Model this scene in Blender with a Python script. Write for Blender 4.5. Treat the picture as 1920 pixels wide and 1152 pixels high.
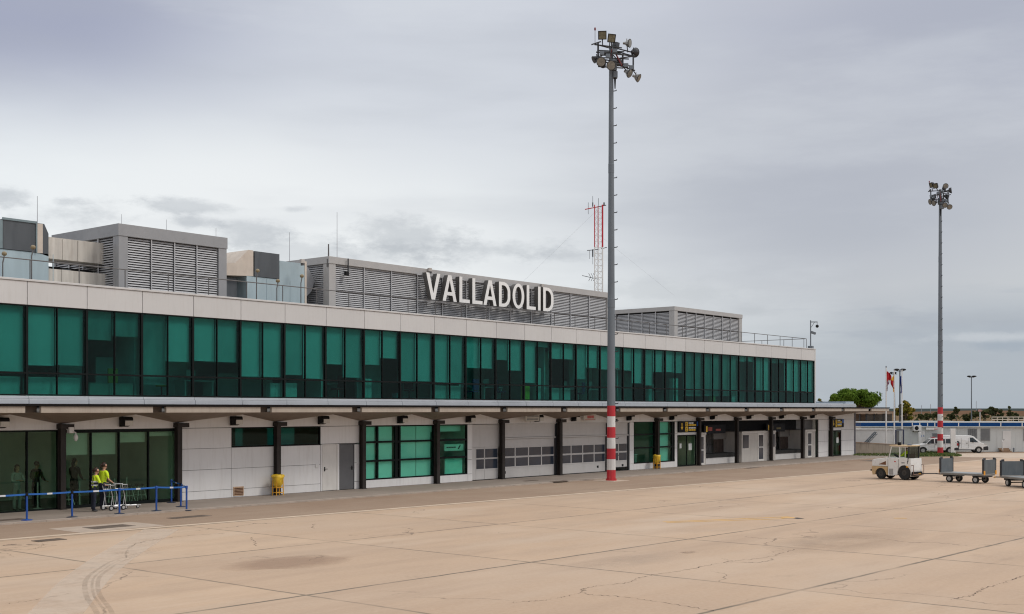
import bpy, bmesh, math, random
from math import radians as R, pi, sin, cos
from mathutils import Vector, Matrix
random.seed(7)
for o in list(bpy.data.objects): bpy.data.objects.remove(o)
S = bpy.context.scene
COL = S.collection

# ------------------------------------------------------------ camera
EYE = 3.9; TH = R(39.78); CT, ST = cos(TH), sin(TH); FP = 2240.0; HZ = 769.0
cam = bpy.data.cameras.new('camera'); cam.sensor_width = 36; cam.lens = 36*FP/1920
cam.shift_y = (HZ-576)/1920; cam.clip_start = 0.3; cam.clip_end = 9000
co = bpy.data.objects.new('camera', cam); COL.objects.link(co)
co.location = (0, 0, EYE); co.rotation_euler = (R(90), 0, TH-R(90)); S.camera = co
VV = Vector((CT, ST, 0)); RV = Vector((ST, -CT, 0))
def P(px, d, z=0):                       # survey helper: bearing (photo column) and depth in metres -> ground plan
    p = VV*d + RV*((px-960)/FP*d); return Vector((p.x, p.y, z))
def G(px, py, z=0): return P(px, FP*(EYE-z)/(py-HZ), z)
RZ_VIEW = TH-R(90)                       # heading of a facade that runs square across the view

# ------------------------------------------------------------ sky, sun, exposure
SUN_EL, SUN_AZ = R(50), R(-62)           # azimuth from +X, counter-clockwise
def sky_dir(px, py): return (VV + RV*((px-960)/FP) + Vector((0, 0, (HZ-py)/FP))).normalized()
W = bpy.data.worlds.new('World'); S.world = W; W.use_nodes = True
nt = W.node_tree; nt.nodes.clear()
def N(t, **k):
    n = nt.nodes.new(t)
    for a, b in k.items(): setattr(n, a, b)
    return n
def L(a, b): nt.links.new(a, b)
out = N('ShaderNodeOutputWorld'); mixs = N('ShaderNodeMixShader'); mixs.inputs[0].default_value = 0.9
bg1 = N('ShaderNodeBackground'); bg1.inputs[1].default_value = 0.08
sk = N('ShaderNodeTexSky'); sk.sky_type = 'NISHITA'; sk.sun_disc = False
sk.sun_elevation = SUN_EL; sk.sun_rotation = R(90)-SUN_AZ
L(sk.outputs[0], bg1.inputs[0])
bg2 = N('ShaderNodeBackground'); bg2.inputs[1].default_value = 1.0
L(bg1.outputs[0], mixs.inputs[1]); L(bg2.outputs[0], mixs.inputs[2]); L(mixs.outputs[0], out.inputs[0])
tc = N('ShaderNodeTexCoord'); DIR = tc.outputs['Generated']
sep = N('ShaderNodeSeparateXYZ'); L(DIR, sep.inputs[0])
def noise(scale, vec_scale, detail=5, rough=.55, off=(0, 0, 0)):
    m = N('ShaderNodeMapping'); m.inputs['Scale'].default_value = vec_scale; m.inputs['Location'].default_value = off
    L(DIR, m.inputs[0]); n = N('ShaderNodeTexNoise'); n.inputs['Scale'].default_value = scale
    n.inputs['Detail'].default_value = detail; n.inputs['Roughness'].default_value = rough
    L(m.outputs[0], n.inputs[0]); return n.outputs[0]
def mth(op, a, b=None):
    n = N('ShaderNodeMath', operation=op)
    for i, v in enumerate((a, b)):
        if v is None: continue
        if isinstance(v, (int, float)): n.inputs[i].default_value = v
        else: L(v, n.inputs[i])
    return n.outputs[0]
def rng(v, a, b, c=0., d=1., smooth=True):
    n = N('ShaderNodeMapRange'); n.interpolation_type = 'SMOOTHSTEP' if smooth else 'LINEAR'
    L(v, n.inputs[0])
    for i, x in enumerate((a, b, c, d)): n.inputs[1+i].default_value = x
    return n.outputs[0]
def mixc(fac, a, b):
    n = N('ShaderNodeMix', data_type='RGBA')
    if isinstance(fac, (int, float)): n.inputs[0].default_value = fac
    else: L(fac, n.inputs[0])
    for s, v in ((6, a), (7, b)):
        if isinstance(v, tuple): n.inputs[s].default_value = v+(1,)
        else: L(v, n.inputs[s])
    return n.outputs[2]
warp = noise(2.2, (1, 1, 2.2), 4)
elev = mth('ADD', sep.outputs[2], mth('MULTIPLY', mth('SUBTRACT', warp, .5), .07))
ramp = N('ShaderNodeValToRGB'); L(rng(elev, -.2, 1, 0, 1, False), ramp.inputs[0])
cr = ramp.color_ramp
stops = [(-.05, (.40, .45, .52)), (.0, (.435, .49, .55)), (.055, (.50, .54, .585)), (.10, (.60, .62, .645)), (.19, (.58, .60, .64)),
         (.30, (.52, .54, .62)), (.42, (.70, .71, .76)), (.62, (1.05, 1.05, 1.07)), (1., (1.15, 1.15, 1.15))]
while len(cr.elements) < len(stops): cr.elements.new(.5)
for e, (p, c) in zip(cr.elements, stops): e.position = (p+.2)/1.2; e.color = c+(1,)
colr = ramp.outputs[0]
def blob(px, py, rad, zs, colour, amt, core=.08):
    global colr
    a = N('ShaderNodeVectorMath', operation='SUBTRACT'); L(DIR, a.inputs[0]); a.inputs[1].default_value = sky_dir(px, py)
    b = N('ShaderNodeVectorMath', operation='MULTIPLY'); L(a.outputs[0], b.inputs[0]); b.inputs[1].default_value = (1, 1, zs)
    c = N('ShaderNodeVectorMath', operation='LENGTH'); L(b.outputs[0], c.inputs[0])
    ln = mth('ADD', c.outputs['Value'], mth('MULTIPLY', mth('SUBTRACT', warp, .5), .16))
    colr = mixc(mth('MULTIPLY', rng(ln, rad, rad*core), amt), colr, colour)
blob(200, 390, .56, 2.1, (.90, .94, .955), 1.0, .45)
blob(860, 420, .34, 1.5, (.84, .865, .88), .8, .2)
blob(420, 500, .30, 2.2, (.92, .94, .945), .9, .3)
blob(-60, -60, .40, 2.8, (.40, .425, .545), 1.0, .2)
blob(900, 90, .30, 2.4, (.645, .675, .745), .7, .2)
blob(1860, 60, .22, 2.2, (.42, .445, .535), .6)
blob(1560, 330, .30, 2.2, (.475, .495, .56), .8)
cloudlet_late = ((1880, 648, 90, 14, .7, (.36, .42, .50)), (1830, 600, 200, 22, .35, (.42, .45, .5)), (1860, 632, 140, 12, .5, (.66, .69, .73)))
blob(1850, 640, .20, 4.0, (.40, .45, .52), .5)
strk = noise(3.2, (1, 1, 6), 6, .5, (3, 1, 0))
colr = mixc(rng(strk, .40, .72, 0, .32), colr, (.46, .485, .54))
strk2 = noise(2.1, (1, 1, 4.5), 7, .6, (1, 4, 2))
colr = mixc(rng(strk2, .48, .70, 0, .30), colr, (.80, .83, .86))
pw = noise(15, (1, 1, 2.4), 8, .68, (2, 7, 1)); pw2 = noise(5.5, (1, 1, 2.), 5, .6, (8, 1, 3))
def cloudlet(px, py, rx, ry, amt=.6, colour=(.47, .50, .535)):
    global colr
    a = N('ShaderNodeVectorMath', operation='SUBTRACT'); L(DIR, a.inputs[0]); a.inputs[1].default_value = sky_dir(px, py)
    b = N('ShaderNodeVectorMath', operation='MULTIPLY'); L(a.outputs[0], b.inputs[0]); q = FP/rx; b.inputs[1].default_value = (q, q, FP/ry)
    c = N('ShaderNodeVectorMath', operation='LENGTH'); L(b.outputs[0], c.inputs[0])
    ln = mth('ADD', c.outputs['Value'], mth('ADD', mth('MULTIPLY', mth('SUBTRACT', pw, .5), 3.0), mth('MULTIPLY', mth('SUBTRACT', pw2, .5), 1.6)))
    colr = mixc(mth('MULTIPLY', rng(ln, 1.05, .1), amt), colr, colour)
for c in ((20, 372, 75, 26, .6), (150, 405, 150, 40, .5), (350, 388, 110, 16, .5), (365, 418, 55, 20, .6), (470, 440, 90, 34, .5), (550, 470, 130, 40, .4), (130, 380, 50, 12, .4), (780, 445, 150, 40, .55), (930, 468, 220, 32, .5), (1060, 480, 140, 22, .45), (700, 478, 120, 24, .3), (1250, 548, 190, 32, .3), (1410, 585, 60, 16, .35), (550, 392, 40, 9, .4)): cloudlet(*c)
puff2 = noise(9, (1, 1, 7), 6, .6, (5, 2, 0))
band2 = mth('MULTIPLY', rng(sep.outputs[2], .03, .05), rng(sep.outputs[2], .11, .075))
colr = mixc(mth('MULTIPLY', rng(puff2, .52, .68, 0, .45), band2), colr, (.41, .45, .52))
for c in cloudlet_late: cloudlet(*c)
L(colr, bg2.inputs[0])
sun = bpy.data.lights.new('sun', 'SUN'); sun.energy = 1.3; sun.angle = R(14); sun.color = (1, .95, .88)
so = bpy.data.objects.new('sun', sun); COL.objects.link(so)
sdir = Vector((cos(SUN_EL)*cos(SUN_AZ), cos(SUN_EL)*sin(SUN_AZ), sin(SUN_EL)))
so.rotation_euler = sdir.to_track_quat('Z', 'Y').to_euler(); so.location = (0, -20, 60)
S.view_settings.view_transform = 'Standard'; S.view_settings.look = 'None'
S.view_settings.exposure = 0; S.view_settings.gamma = 1; S.view_settings.use_curve_mapping = False
S.render.engine = 'CYCLES'; S.cycles.max_bounces = 7; S.cycles.transparent_max_bounces = 12
S.cycles.use_denoising = True; S.cycles.pixel_filter_type = 'BLACKMAN_HARRIS'; S.cycles.filter_width = 1.15

# ------------------------------------------------------------ materials
MATS = {}
class NT:
    """small wrapper that writes a material's node tree"""
    def __init__(s, name):
        s.m = bpy.data.materials.new(name); s.m.use_nodes = True; s.t = s.m.node_tree; s.t.nodes.clear()
        s.out = s.n('ShaderNodeOutputMaterial'); s.tc = s.n('ShaderNodeTexCoord')
    def n(s, t, **k):
        x = s.t.nodes.new(t)
        for a, b in k.items(): setattr(x, a, b)
        return x
    def l(s, a, b): s.t.links.new(a, b)
    def set(s, sock, v):
        if isinstance(v, (int, float)): sock.default_value = v
        elif isinstance(v, tuple): sock.default_value = v if len(v) == 4 or sock.type == 'VECTOR' else v+(1,)
        else: s.l(v, sock)
    def noise(s, scale, vs=(1, 1, 1), detail=4, rough=.55, src='Object', off=(0, 0, 0)):
        mp = s.n('ShaderNodeMapping'); mp.inputs['Scale'].default_value = vs; mp.inputs['Location'].default_value = off
        s.l(s.tc.outputs[src], mp.inputs[0]); x = s.n('ShaderNodeTexNoise'); x.inputs['Scale'].default_value = scale
        x.inputs['Detail'].default_value = detail; x.inputs['Roughness'].default_value = rough; s.l(mp.outputs[0], x.inputs[0]); return x.outputs[0]
    def math(s, op, a, b=0., c=0.):
        x = s.n('ShaderNodeMath', operation=op); s.set(x.inputs[0], a); s.set(x.inputs[1], b); s.set(x.inputs[2], c); return x.outputs[0]
    def rng(s, v, a, b, c=0., d=1.):
        x = s.n('ShaderNodeMapRange'); s.set(x.inputs[0], v)
        for i, q in enumerate((a, b, c, d)): s.set(x.inputs[1+i], q)
        return x.outputs[0]
    def mix(s, f, a, b, mode='MIX'):
        x = s.n('ShaderNodeMix', data_type='RGBA', blend_type=mode); s.set(x.inputs[0], f); s.set(x.inputs[6], a); s.set(x.inputs[7], b); return x.outputs[2]
    def bsdf(s, col, rough=.6, metal=0., bump=None, bstr=.2, spec=.5, bdist=.02):
        b = s.n('ShaderNodeBsdfPrincipled'); s.set(b.inputs['Base Color'], col); s.set(b.inputs['Roughness'], rough)
        s.set(b.inputs['Metallic'], metal); b.inputs['Specular IOR Level'].default_value = spec
        if bump is not None:
            bp = s.n('ShaderNodeBump'); bp.inputs['Strength'].default_value = bstr; bp.inputs['Distance'].default_value = bdist
            s.l(bump, bp.inputs['Height']); s.l(bp.outputs[0], b.inputs['Normal'])
        return b.outputs[0]
    def done(s, sh): s.l(sh, s.out.inputs[0]); return s.m
def mat(name, col, rough=.6, metal=0., var=.12, scale=2., vs=(1, 1, 1), dirt=0., dcol=(.12, .09, .06), bump=0., spec=.5, dvs=(1.2, 1.2, .25), island=0.):
    """painted / cast surface: base colour with mottling and optional run-down dirt of its own shape"""
    if name in MATS: return MATS[name]
    t = NT(name); a = t.noise(scale, vs, 6)
    lo = tuple(c*(1-var) for c in col); hi = tuple(min(1, c*(1+var)) for c in col)
    c = t.mix(t.rng(a, .3, .7), lo, hi)
    if island:
        ge = t.n('ShaderNodeNewGeometry'); c = t.mix(t.math('MULTIPLY', ge.outputs['Random Per Island'], island), c, tuple(q*.6 for q in col))
    if dirt: c = t.mix(t.math('MULTIPLY', t.rng(t.noise(3.1, dvs, 6, .65, off=(4, 2, 1)), .5, .8), dirt), c, dcol)
    r = t.rng(t.noise(scale*3, vs), .3, .7, max(.02, rough-.08), min(1, rough+.08))
    MATS[name] = t.done(t.bsdf(c, r, metal, t.noise(scale*12) if bump else None, bump, spec)); return MATS[name]
def glass(name, tint, refl=1.0, rough=.01, warp_s=.6):
    """tinted sheet glass: transmits with its tint, mirrors by fresnel"""
    if name in MATS: return MATS[name]
    t = NT(name); tr = t.n('ShaderNodeBsdfTransparent'); tr.inputs[0].default_value = tint+(1,)
    gl = t.n('ShaderNodeBsdfGlossy'); gl.inputs['Roughness'].default_value = rough; gl.inputs[0].default_value = (.86, .92, .9, 1)
    bp = t.n('ShaderNodeBump'); bp.inputs['Strength'].default_value = .02; bp.inputs['Distance'].default_value = .03
    t.l(t.noise(warp_s, detail=2), bp.inputs['Height']); t.l(bp.outputs[0], gl.inputs['Normal'])
    fr = t.n('ShaderNodeFresnel'); ge = t.n('ShaderNodeNewGeometry'); t.l(t.math('MULTIPLY_ADD', ge.outputs['Backfacing'], 1/1.5-1.5, 1.5), fr.inputs[0])
    mx = t.n('ShaderNodeMixShader'); t.l(t.math('MULTIPLY', fr.outputs[0], refl), mx.inputs[0]); t.l(tr.outputs[0], mx.inputs[1]); t.l(gl.outputs[0], mx.inputs[2])
    MATS[name] = t.done(mx.outputs[0]); return MATS[name]

M_white = mat('facade_panel', (.625, .62, .612), .45, var=.035, scale=.5, dirt=.25, dcol=(.40, .37, .33), island=.14, dvs=(2.2, 2.2, .3))
M_grey = mat('wall_panel', (.77, .76, .75), .5, var=.04, scale=.6, dirt=.3, dcol=(.45, .41, .37), island=.13, dvs=(2.0, 2.0, .22))
M_ledge = mat('ledge_metal', (.56, .58, .61), .35, .2, var=.06, scale=1.5, vs=(.4, 1, 1), dirt=.15, dcol=(.3, .29, .28))
M_joint = mat('joint_dark', (.05, .05, .05), .8)
M_frame = mat('window_frame', (.007, .010, .010), .6, spec=.15)
M_col = mat('column_steel', (.034, .029, .027), .6, var=.2, dirt=.2, spec=.2)
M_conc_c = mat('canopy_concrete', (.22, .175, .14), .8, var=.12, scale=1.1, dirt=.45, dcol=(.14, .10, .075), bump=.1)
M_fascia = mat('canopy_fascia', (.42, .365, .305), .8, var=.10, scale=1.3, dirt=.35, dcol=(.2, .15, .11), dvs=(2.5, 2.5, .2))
M_felt = mat('roof_felt', (.014, .012, .012), .8, spec=.1)
M_roof = mat('roof_gravel', (.30, .29, .27), .9, scale=8)
M_louv = mat('louvre_metal', (.52, .525, .54), .42, .15, var=.07, scale=.8)
M_lframe = mat('louvre_frame', (.33, .335, .345), .45, .25, var=.05)
M_void = mat('void', (.012, .012, .014), .9)
M_galv = mat('galvanised', (.42, .52, .56), .42, .35, var=.10, scale=1.2, vs=(1.5, 1.5, .2), dirt=.18, dcol=(.28, .30, .30))
M_duct = mat('weathered_duct', (.60, .565, .51), .5, .2, var=.2, scale=1.1, vs=(3, 3, .2), dirt=.5, dcol=(.27, .21, .17))
M_dkpan = mat('dark_panel', (.085, .095, .105), .5, .1, var=.2, scale=1., vs=(2, 2, .3))
M_hood = mat('hood_beige', (.60, .525, .45), .6, var=.08, dirt=.3, dcol=(.3, .22, .16))
M_rail = mat('rail_steel', (.13, .125, .125), .6, .2)
M_rod = mat('rod_metal', (.38, .38, .40), .4, .5)
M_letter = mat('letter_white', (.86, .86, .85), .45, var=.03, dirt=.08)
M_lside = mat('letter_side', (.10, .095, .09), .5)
M_steel = mat('mast_steel', (.165, .19, .215), .5, .2, var=.12, scale=1.5, vs=(1, 1, .4))
M_black = mat('black_plastic', (.010, .010, .011), .6, spec=.2)
M_dark = mat('dark_metal', (.04, .042, .047), .45, .3)
M_lens = mat('lamp_lens', (.15, .145, .10), .2, .1, var=.35, scale=9)
M_lens2 = mat('lamp_glass', (.22, .215, .19), .15, .1, var=.35, scale=7)
M_reflr = mat('lamp_reflector', (.36, .355, .34), .3, .6, var=.15)
M_red = mat('red_paint', (.50, .018, .03), .45, var=.1)
M_wht = mat('white_paint', (.72, .71, .69), .42, var=.04, dirt=.12, dcol=(.35, .30, .25))
M_blue = mat('barrier_blue', (.012, .075, .33), .4)
M_belt = mat('belt_blue', (.02, .13, .45), .7)
M_bwhite = mat('belt_white', (.7, .72, .75), .7)
M_rubber = mat('rubber', (.018, .018, .018), .8, var=.2)
M_blind = mat('blind_fabric', (.84, .85, .84), .85, var=.07, scale=.5, spec=.1)
M_blind2 = mat('blind_fabric_grey', (.66, .68, .67), .85, var=.08, scale=.5, spec=.1); M_blind3 = mat('blind_fabric_dim', (.44, .46, .45), .85, var=.22, scale=.8, vs=(2, 2, .8), spec=.1)
M_inw = mat('inner_wall', (.66, .68, .66), .9, var=.3, scale=.35, spec=.05)
M_inw2 = mat('inner_wall_dark', (.70, .71, .65), .85, var=.15, scale=.5, spec=.1)
M_inf = mat('inner_floor', (.22, .21, .20), .6, spec=.2)
M_ceil = mat('inner_ceiling', (.62, .62, .60), .85)
M_light_door = mat('door_pale', (.70, .675, .635), .45, var=.04, dirt=.15)
M_dk_door = mat('door_dark', (.115, .115, .12), .5, var=.08)
M_gar = mat('garage_panel', (.55, .535, .52), .45, .05, var=.04, dirt=.15, dcol=(.25, .22, .2))
M_garglass = mat('garage_glass', (.035, .045, .065), .12, var=.2, scale=.8)
M_ygreen = mat('hi_vis', (.66, .85, .02), .7)
M_navy = mat('navy_cloth', (.012, .015, .03), .85)
M_skin = mat('skin', (.50, .28, .19), .55)
M_hair = mat('hair_brown', (.035, .016, .010), .6)
M_refl = mat('reflective_tape', (.7, .7, .72), .4)
M_chrome = mat('trolley_metal', (.62, .62, .62), .3, .6)
M_ybag = mat('yellow_bag', (.70, .45, .03), .35, var=.35, scale=5, vs=(1, 1, .4))
M_yfr = mat('yellow_frame', (.72, .36, .02), .5)
M_signblk = mat('sign_black', (.009, .010, .014), .6, spec=.15)
M_signyel = mat('sign_yellow', (.85, .55, .02), .5)
M_paper = mat('paper', (.75, .78, .75), .7)
G_up = glass('teal_glass', (.38, .67, .64), .32)
G_gf = glass('pale_teal_glass', (.66, .94, .86), .3)
G_lobby = glass('lobby_glass', (.68, .81, .72), .38)
G_clear = glass('clear_glass', (.80, .86, .84), .8)

# ------------------------------------------------------------ mesh builder
class MB:
    def __init__(s): s.v = []; s.f = []; s.m = []
    def add(s, vs, fs, mi=0):
        b = len(s.v); s.v += [tuple(v) for v in vs]; s.f += [tuple(i+b for i in f) for f in fs]; s.m += [mi]*len(fs); return s
    def box(s, x0, x1, y0, y1, z0, z1, mi=0):
        if x0 > x1: x0, x1 = x1, x0
        if y0 > y1: y0, y1 = y1, y0
        if z0 > z1: z0, z1 = z1, z0
        vs = [(x, y, z) for z in (z0, z1) for (x, y) in ((x0, y0), (x1, y0), (x1, y1), (x0, y1))]
        return s.add(vs, [(3, 2, 1, 0), (4, 5, 6, 7), (0, 1, 5, 4), (1, 2, 6, 5), (2, 3, 7, 6), (3, 0, 4, 7)], mi)
    def cbox(s, c, size, mi=0, rot=None):
        hx, hy, hz = [a/2 for a in size]
        vs = [Vector((x, y, z)) for z in (-hz, hz) for (x, y) in ((-hx, -hy), (hx, -hy), (hx, hy), (-hx, hy))]
        if rot is not None: vs = [rot @ v for v in vs]
        vs = [v+Vector(c) for v in vs]
        return s.add(vs, [(3, 2, 1, 0), (4, 5, 6, 7), (0, 1, 5, 4), (1, 2, 6, 5), (2, 3, 7, 6), (3, 0, 4, 7)], mi)
    def tube(s, p0, p1, r0, r1=None, n=8, mi=0):
        r1 = r0 if r1 is None else r1; p0 = Vector(p0); p1 = Vector(p1); d = (p1-p0)
        q = d.to_track_quat('Z', 'Y').to_matrix()
        vs = []
        for p, r in ((p0, r0), (p1, r1)):
            for i in range(n):
                a = 2*pi*i/n; vs.append(p + q @ Vector((cos(a)*r, sin(a)*r, 0)))
        fs = [(i, (i+1) % n, n+(i+1) % n, n+i) for i in range(n)] + [tuple(range(n-1, -1, -1)), tuple(range(n, 2*n))]
        return s.add(vs, fs, mi)
    def path(s, pts, r, n=6, mi=0):
        for a, b in zip(pts, pts[1:]): s.tube(a, b, r, r, n, mi)
        return s
    def prism(s, poly, a0, a1, axis='y', mi=0):
        n = len(poly)
        def pt(p, a): return (p[0], a, p[1]) if axis == 'y' else ((a, p[0], p[1]) if axis == 'x' else (p[0], p[1], a))
        vs = [pt(p, a0) for p in poly]+[pt(p, a1) for p in poly]
        fs = [tuple(range(n)), tuple(range(2*n-1, n-1, -1))]+[((i+1) % n, i, n+i, n+(i+1) % n) for i in range(n)]
        return s.add(vs, fs, mi)
    def lathe(s, prof, c=(0, 0, 0), axis=(0, 0, 1), n=16, mi=0, caps=True):
        q = Vector(axis).to_track_quat('Z', 'Y').to_matrix(); c = Vector(c); vs = []
        for r, h in prof:
            for i in range(n): a = 2*pi*i/n; vs.append(c + q @ Vector((r*cos(a), r*sin(a), h)))
        fs = []
        for j in range(len(prof)-1):
            for i in range(n): fs.append((j*n+i, j*n+(i+1) % n, (j+1)*n+(i+1) % n, (j+1)*n+i))
        k = (len(prof)-1)*n
        if caps: fs += [tuple(range(n-1, -1, -1)), tuple(range(k, k+n))]
        return s.add(vs, fs, mi)
    def ball(s, c, r, n=10, mi=0):
        r = (r, r, r) if isinstance(r, (int, float)) else r
        prof = [(sin(pi*j/n) if 0 < j < n else .02, -cos(pi*j/n)) for j in range(n+1)]
        b = len(s.v); s.lathe(prof, n=n+2, mi=mi)
        for i in range(b, len(s.v)): v = s.v[i]; s.v[i] = (c[0]+v[0]*r[0], c[1]+v[1]*r[1], c[2]+v[2]*r[2])
        return s
    def quad(s, a, b, c, d, mi=0): return s.add([a, b, c, d], [(0, 1, 2, 3)], mi)
    def build(s, name, mats, parent=None, smooth=False, bevel=0, world=True):
        me = bpy.data.meshes.new(name); off = Vector((0, 0, 0))
        if parent is not None and world: off = base_of(parent)
        me.from_pydata([tuple(Vector(v)-off) for v in s.v], [], s.f)
        mats = mats if isinstance(mats, (list, tuple)) else [mats]
        for m in mats: me.materials.append(m)
        for p, i in zip(me.polygons, s.m): p.material_index = i; p.use_smooth = smooth
        bm = bmesh.new(); bm.from_mesh(me); bmesh.ops.recalc_face_normals(bm, faces=bm.faces[:]); bm.to_mesh(me); bm.free()
        o = bpy.data.objects.new(name, me); COL.objects.link(o)
        if parent is not None: o.parent = parent
        if bevel:
            b = o.modifiers.new('bevel', 'BEVEL'); b.width = bevel; b.segments = 2; b.limit_method = 'ANGLE'; b.angle_limit = R(35)
        return o
def base_of(o):
    v = Vector((0, 0, 0))
    while o is not None: v += Vector(o.location); o = o.parent
    return v
def thing(name, label, cat, loc=(0, 0, 0), rz=0, group=None):
    o = bpy.data.objects.new(name, None); COL.objects.link(o); o.location = loc; o.rotation_euler = (0, 0, rz); o.empty_display_size = .3
    return tag(o, label, cat, group)
def tag(o, label, cat, group=None, kind=None):
    o['label'] = label; o['category'] = cat
    if group: o['group'] = group
    if kind: o['kind'] = kind
    return o
def struct(name, mb, m, **k):
    o = mb.build(name, m, **k); o['kind'] = 'structure'; return o
def copy_tree(o, parent=None):
    c = o.copy(); COL.objects.link(c)
    if parent is not None: c.parent = parent
    for ch in [x for x in bpy.data.objects if x.parent == o]: copy_tree(ch, c)
    return c

# ------------------------------------------------------------ ground
def apron_material():
    t = NT('apron_concrete'); sp = t.n('ShaderNodeSeparateXYZ'); t.l(t.tc.outputs['Object'], sp.inputs[0]); X, Y = sp.outputs[0], sp.outputs[1]
    wob = t.math('MULTIPLY', t.math('SUBTRACT', t.noise(1.1, detail=5), .5), .12)
    PX, PY = 7.27, 7.46
    ux = t.math('ADD', t.math('ADD', X, wob), -16.55+PX*40)
    yy = t.math('ADD', t.math('ADD', t.math('MULTIPLY_ADD', X, .03, Y), wob), -19.42-.03*16.6+PY*40)
    fx = t.math('ABSOLUTE', t.math('SUBTRACT', t.math('MODULO', t.math('ADD', ux, PX/2), PX), PX/2))
    fy = t.math('ABSOLUTE', t.math('SUBTRACT', t.math('MODULO', t.math('ADD', yy, PY/2), PY), PY/2))
    jn = t.rng(t.noise(.55, detail=4, off=(3, 3, 3)), .34, .58, .3, 1.)
    lx = t.math('MULTIPLY', t.rng(fx, .065, .02), .85); ly = t.rng(fy, .075, .025)
    joint = t.math('MULTIPLY', t.math('MAXIMUM', lx, ly), jn)
    half = t.math('MULTIPLY', t.rng(t.math('ABSOLUTE', t.math('SUBTRACT', fy, PY/2)), .03, .01), .0)
    # hairline cracks
    vo = t.n('ShaderNodeTexVoronoi', feature='DISTANCE_TO_EDGE'); vo.inputs['Scale'].default_value = .12
    mp = t.n('ShaderNodeVectorMath', operation='ADD'); t.l(t.tc.outputs['Object'], mp.inputs[0])
    nz = t.n('ShaderNodeTexNoise'); nz.inputs['Scale'].default_value = .55; nz.inputs['Detail'].default_value = 6; t.l(t.tc.outputs['Object'], nz.inputs[0])
    sc = t.n('ShaderNodeVectorMath', operation='SCALE'); t.l(nz.outputs[1], sc.inputs[0]); sc.inputs['Scale'].default_value = 2.4; t.l(sc.outputs[0], mp.inputs[1]); t.l(mp.outputs[0], vo.inputs[0])
    crack = t.math('MULTIPLY', t.rng(vo.outputs['Distance'], .0042, .0012), t.rng(t.noise(.16, detail=3, off=(9, 1, 0)), .50, .62))
    # per-slab tone
    cx = t.math('FLOOR', t.math('DIVIDE', ux, PX)); cy = t.math('FLOOR', t.math('DIVIDE', yy, PY))
    cb = t.n('ShaderNodeCombineXYZ'); t.l(cx, cb.inputs[0]); t.l(cy, cb.inputs[1]); wn = t.n('ShaderNodeTexWhiteNoise'); t.l(cb.outputs[0], wn.inputs[0])
    big = t.noise(.07, (1, 1.6, 1), 6, .6); mid = t.noise(.55, (.5, 1, 1), 7, .65); fine = t.noise(9, detail=8, rough=.75)
    c = t.mix(t.rng(big, .33, .67), (.45, .303, .195), (.54, .386, .262))
    c = t.mix(t.math('MULTIPLY', t.rng(mid, .42, .72), .8), c, (.375, .265, .185))
    c = t.mix(t.math('MULTIPLY', t.rng(t.noise(.22, (.35, 1, 1), 6, .65, off=(7, 3, 0)), .48, .70), .55), c, (.60, .49, .385))
    c = t.mix(t.math('MULTIPLY', wn.outputs[0], .55), c, (.43, .30, .205))
    c = t.mix(t.math('MULTIPLY', t.rng(fine, .35, .7), .40), c, (.58, .45, .335))
    spot = t.math('MULTIPLY', t.rng(t.noise(.35, detail=7, rough=.7, off=(1, 8, 0)), .64, .76), .4)
    c = t.mix(spot, c, (.24, .175, .13))
    c = t.mix(t.math('MULTIPLY', t.rng(t.noise(2.6, detail=5, rough=.7, off=(5, 5, 0)), .69, .76), .5), c, (.20, .15, .11))
    streak = t.math('MULTIPLY', t.rng(t.noise(.18, (.25, 2.2, 1), 7, .65, off=(2, 9, 0)), .50, .68), .55)
    c = t.mix(streak, c, (.36, .25, .175))
    c = t.mix(t.math('MULTIPLY', joint, .8), c, (.085, .075, .055))
    c = t.mix(t.math('MULTIPLY', crack, .8), c, (.10, .07, .05))
    h = t.math('SUBTRACT', t.math('MULTIPLY', fine, .25), t.math('MAXIMUM', joint, crack))
    return t.done(t.bsdf(c, .80, 0, h, .25, .5))
def decal(name, col, amt, scale=1.2, lo=.4, hi=.62, vs=(1, 1, 1), radial=False):
    """worn paint / stain: mottled coverage of its own over the slab below"""
    if name in MATS: return MATS[name]
    t = NT(name); a = t.noise(scale, vs, 7, .7); tr = t.n('ShaderNodeBsdfTransparent')
    b = t.bsdf(t.mix(t.noise(scale*4), tuple(c*.85 for c in col), col), .85)
    fac = t.math('MULTIPLY', t.rng(a, lo, hi), amt)
    if radial:
        vd = t.n('ShaderNodeVectorMath', operation='SUBTRACT'); t.l(t.tc.outputs['Generated'], vd.inputs[0]); vd.inputs[1].default_value = (.5, .5, 0)
        vm = t.n('ShaderNodeVectorMath', operation='MULTIPLY'); t.l(vd.outputs[0], vm.inputs[0]); vm.inputs[1].default_value = (1, 1, 0)
        vl = t.n('ShaderNodeVectorMath', operation='LENGTH'); t.l(vm.outputs[0], vl.inputs[0])
        fac = t.math('MULTIPLY', fac, t.rng(t.math('ADD', vl.outputs['Value'], t.math('MULTIPLY', t.math('SUBTRACT', a, .5), .35)), .46, .22))
    mx = t.n('ShaderNodeMixShader'); t.l(fac, mx.inputs[0]); t.l(tr.outputs[0], mx.inputs[1]); t.l(b, mx.inputs[2])
    MATS[name] = t.done(mx.outputs[0]); return MATS[name]
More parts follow.
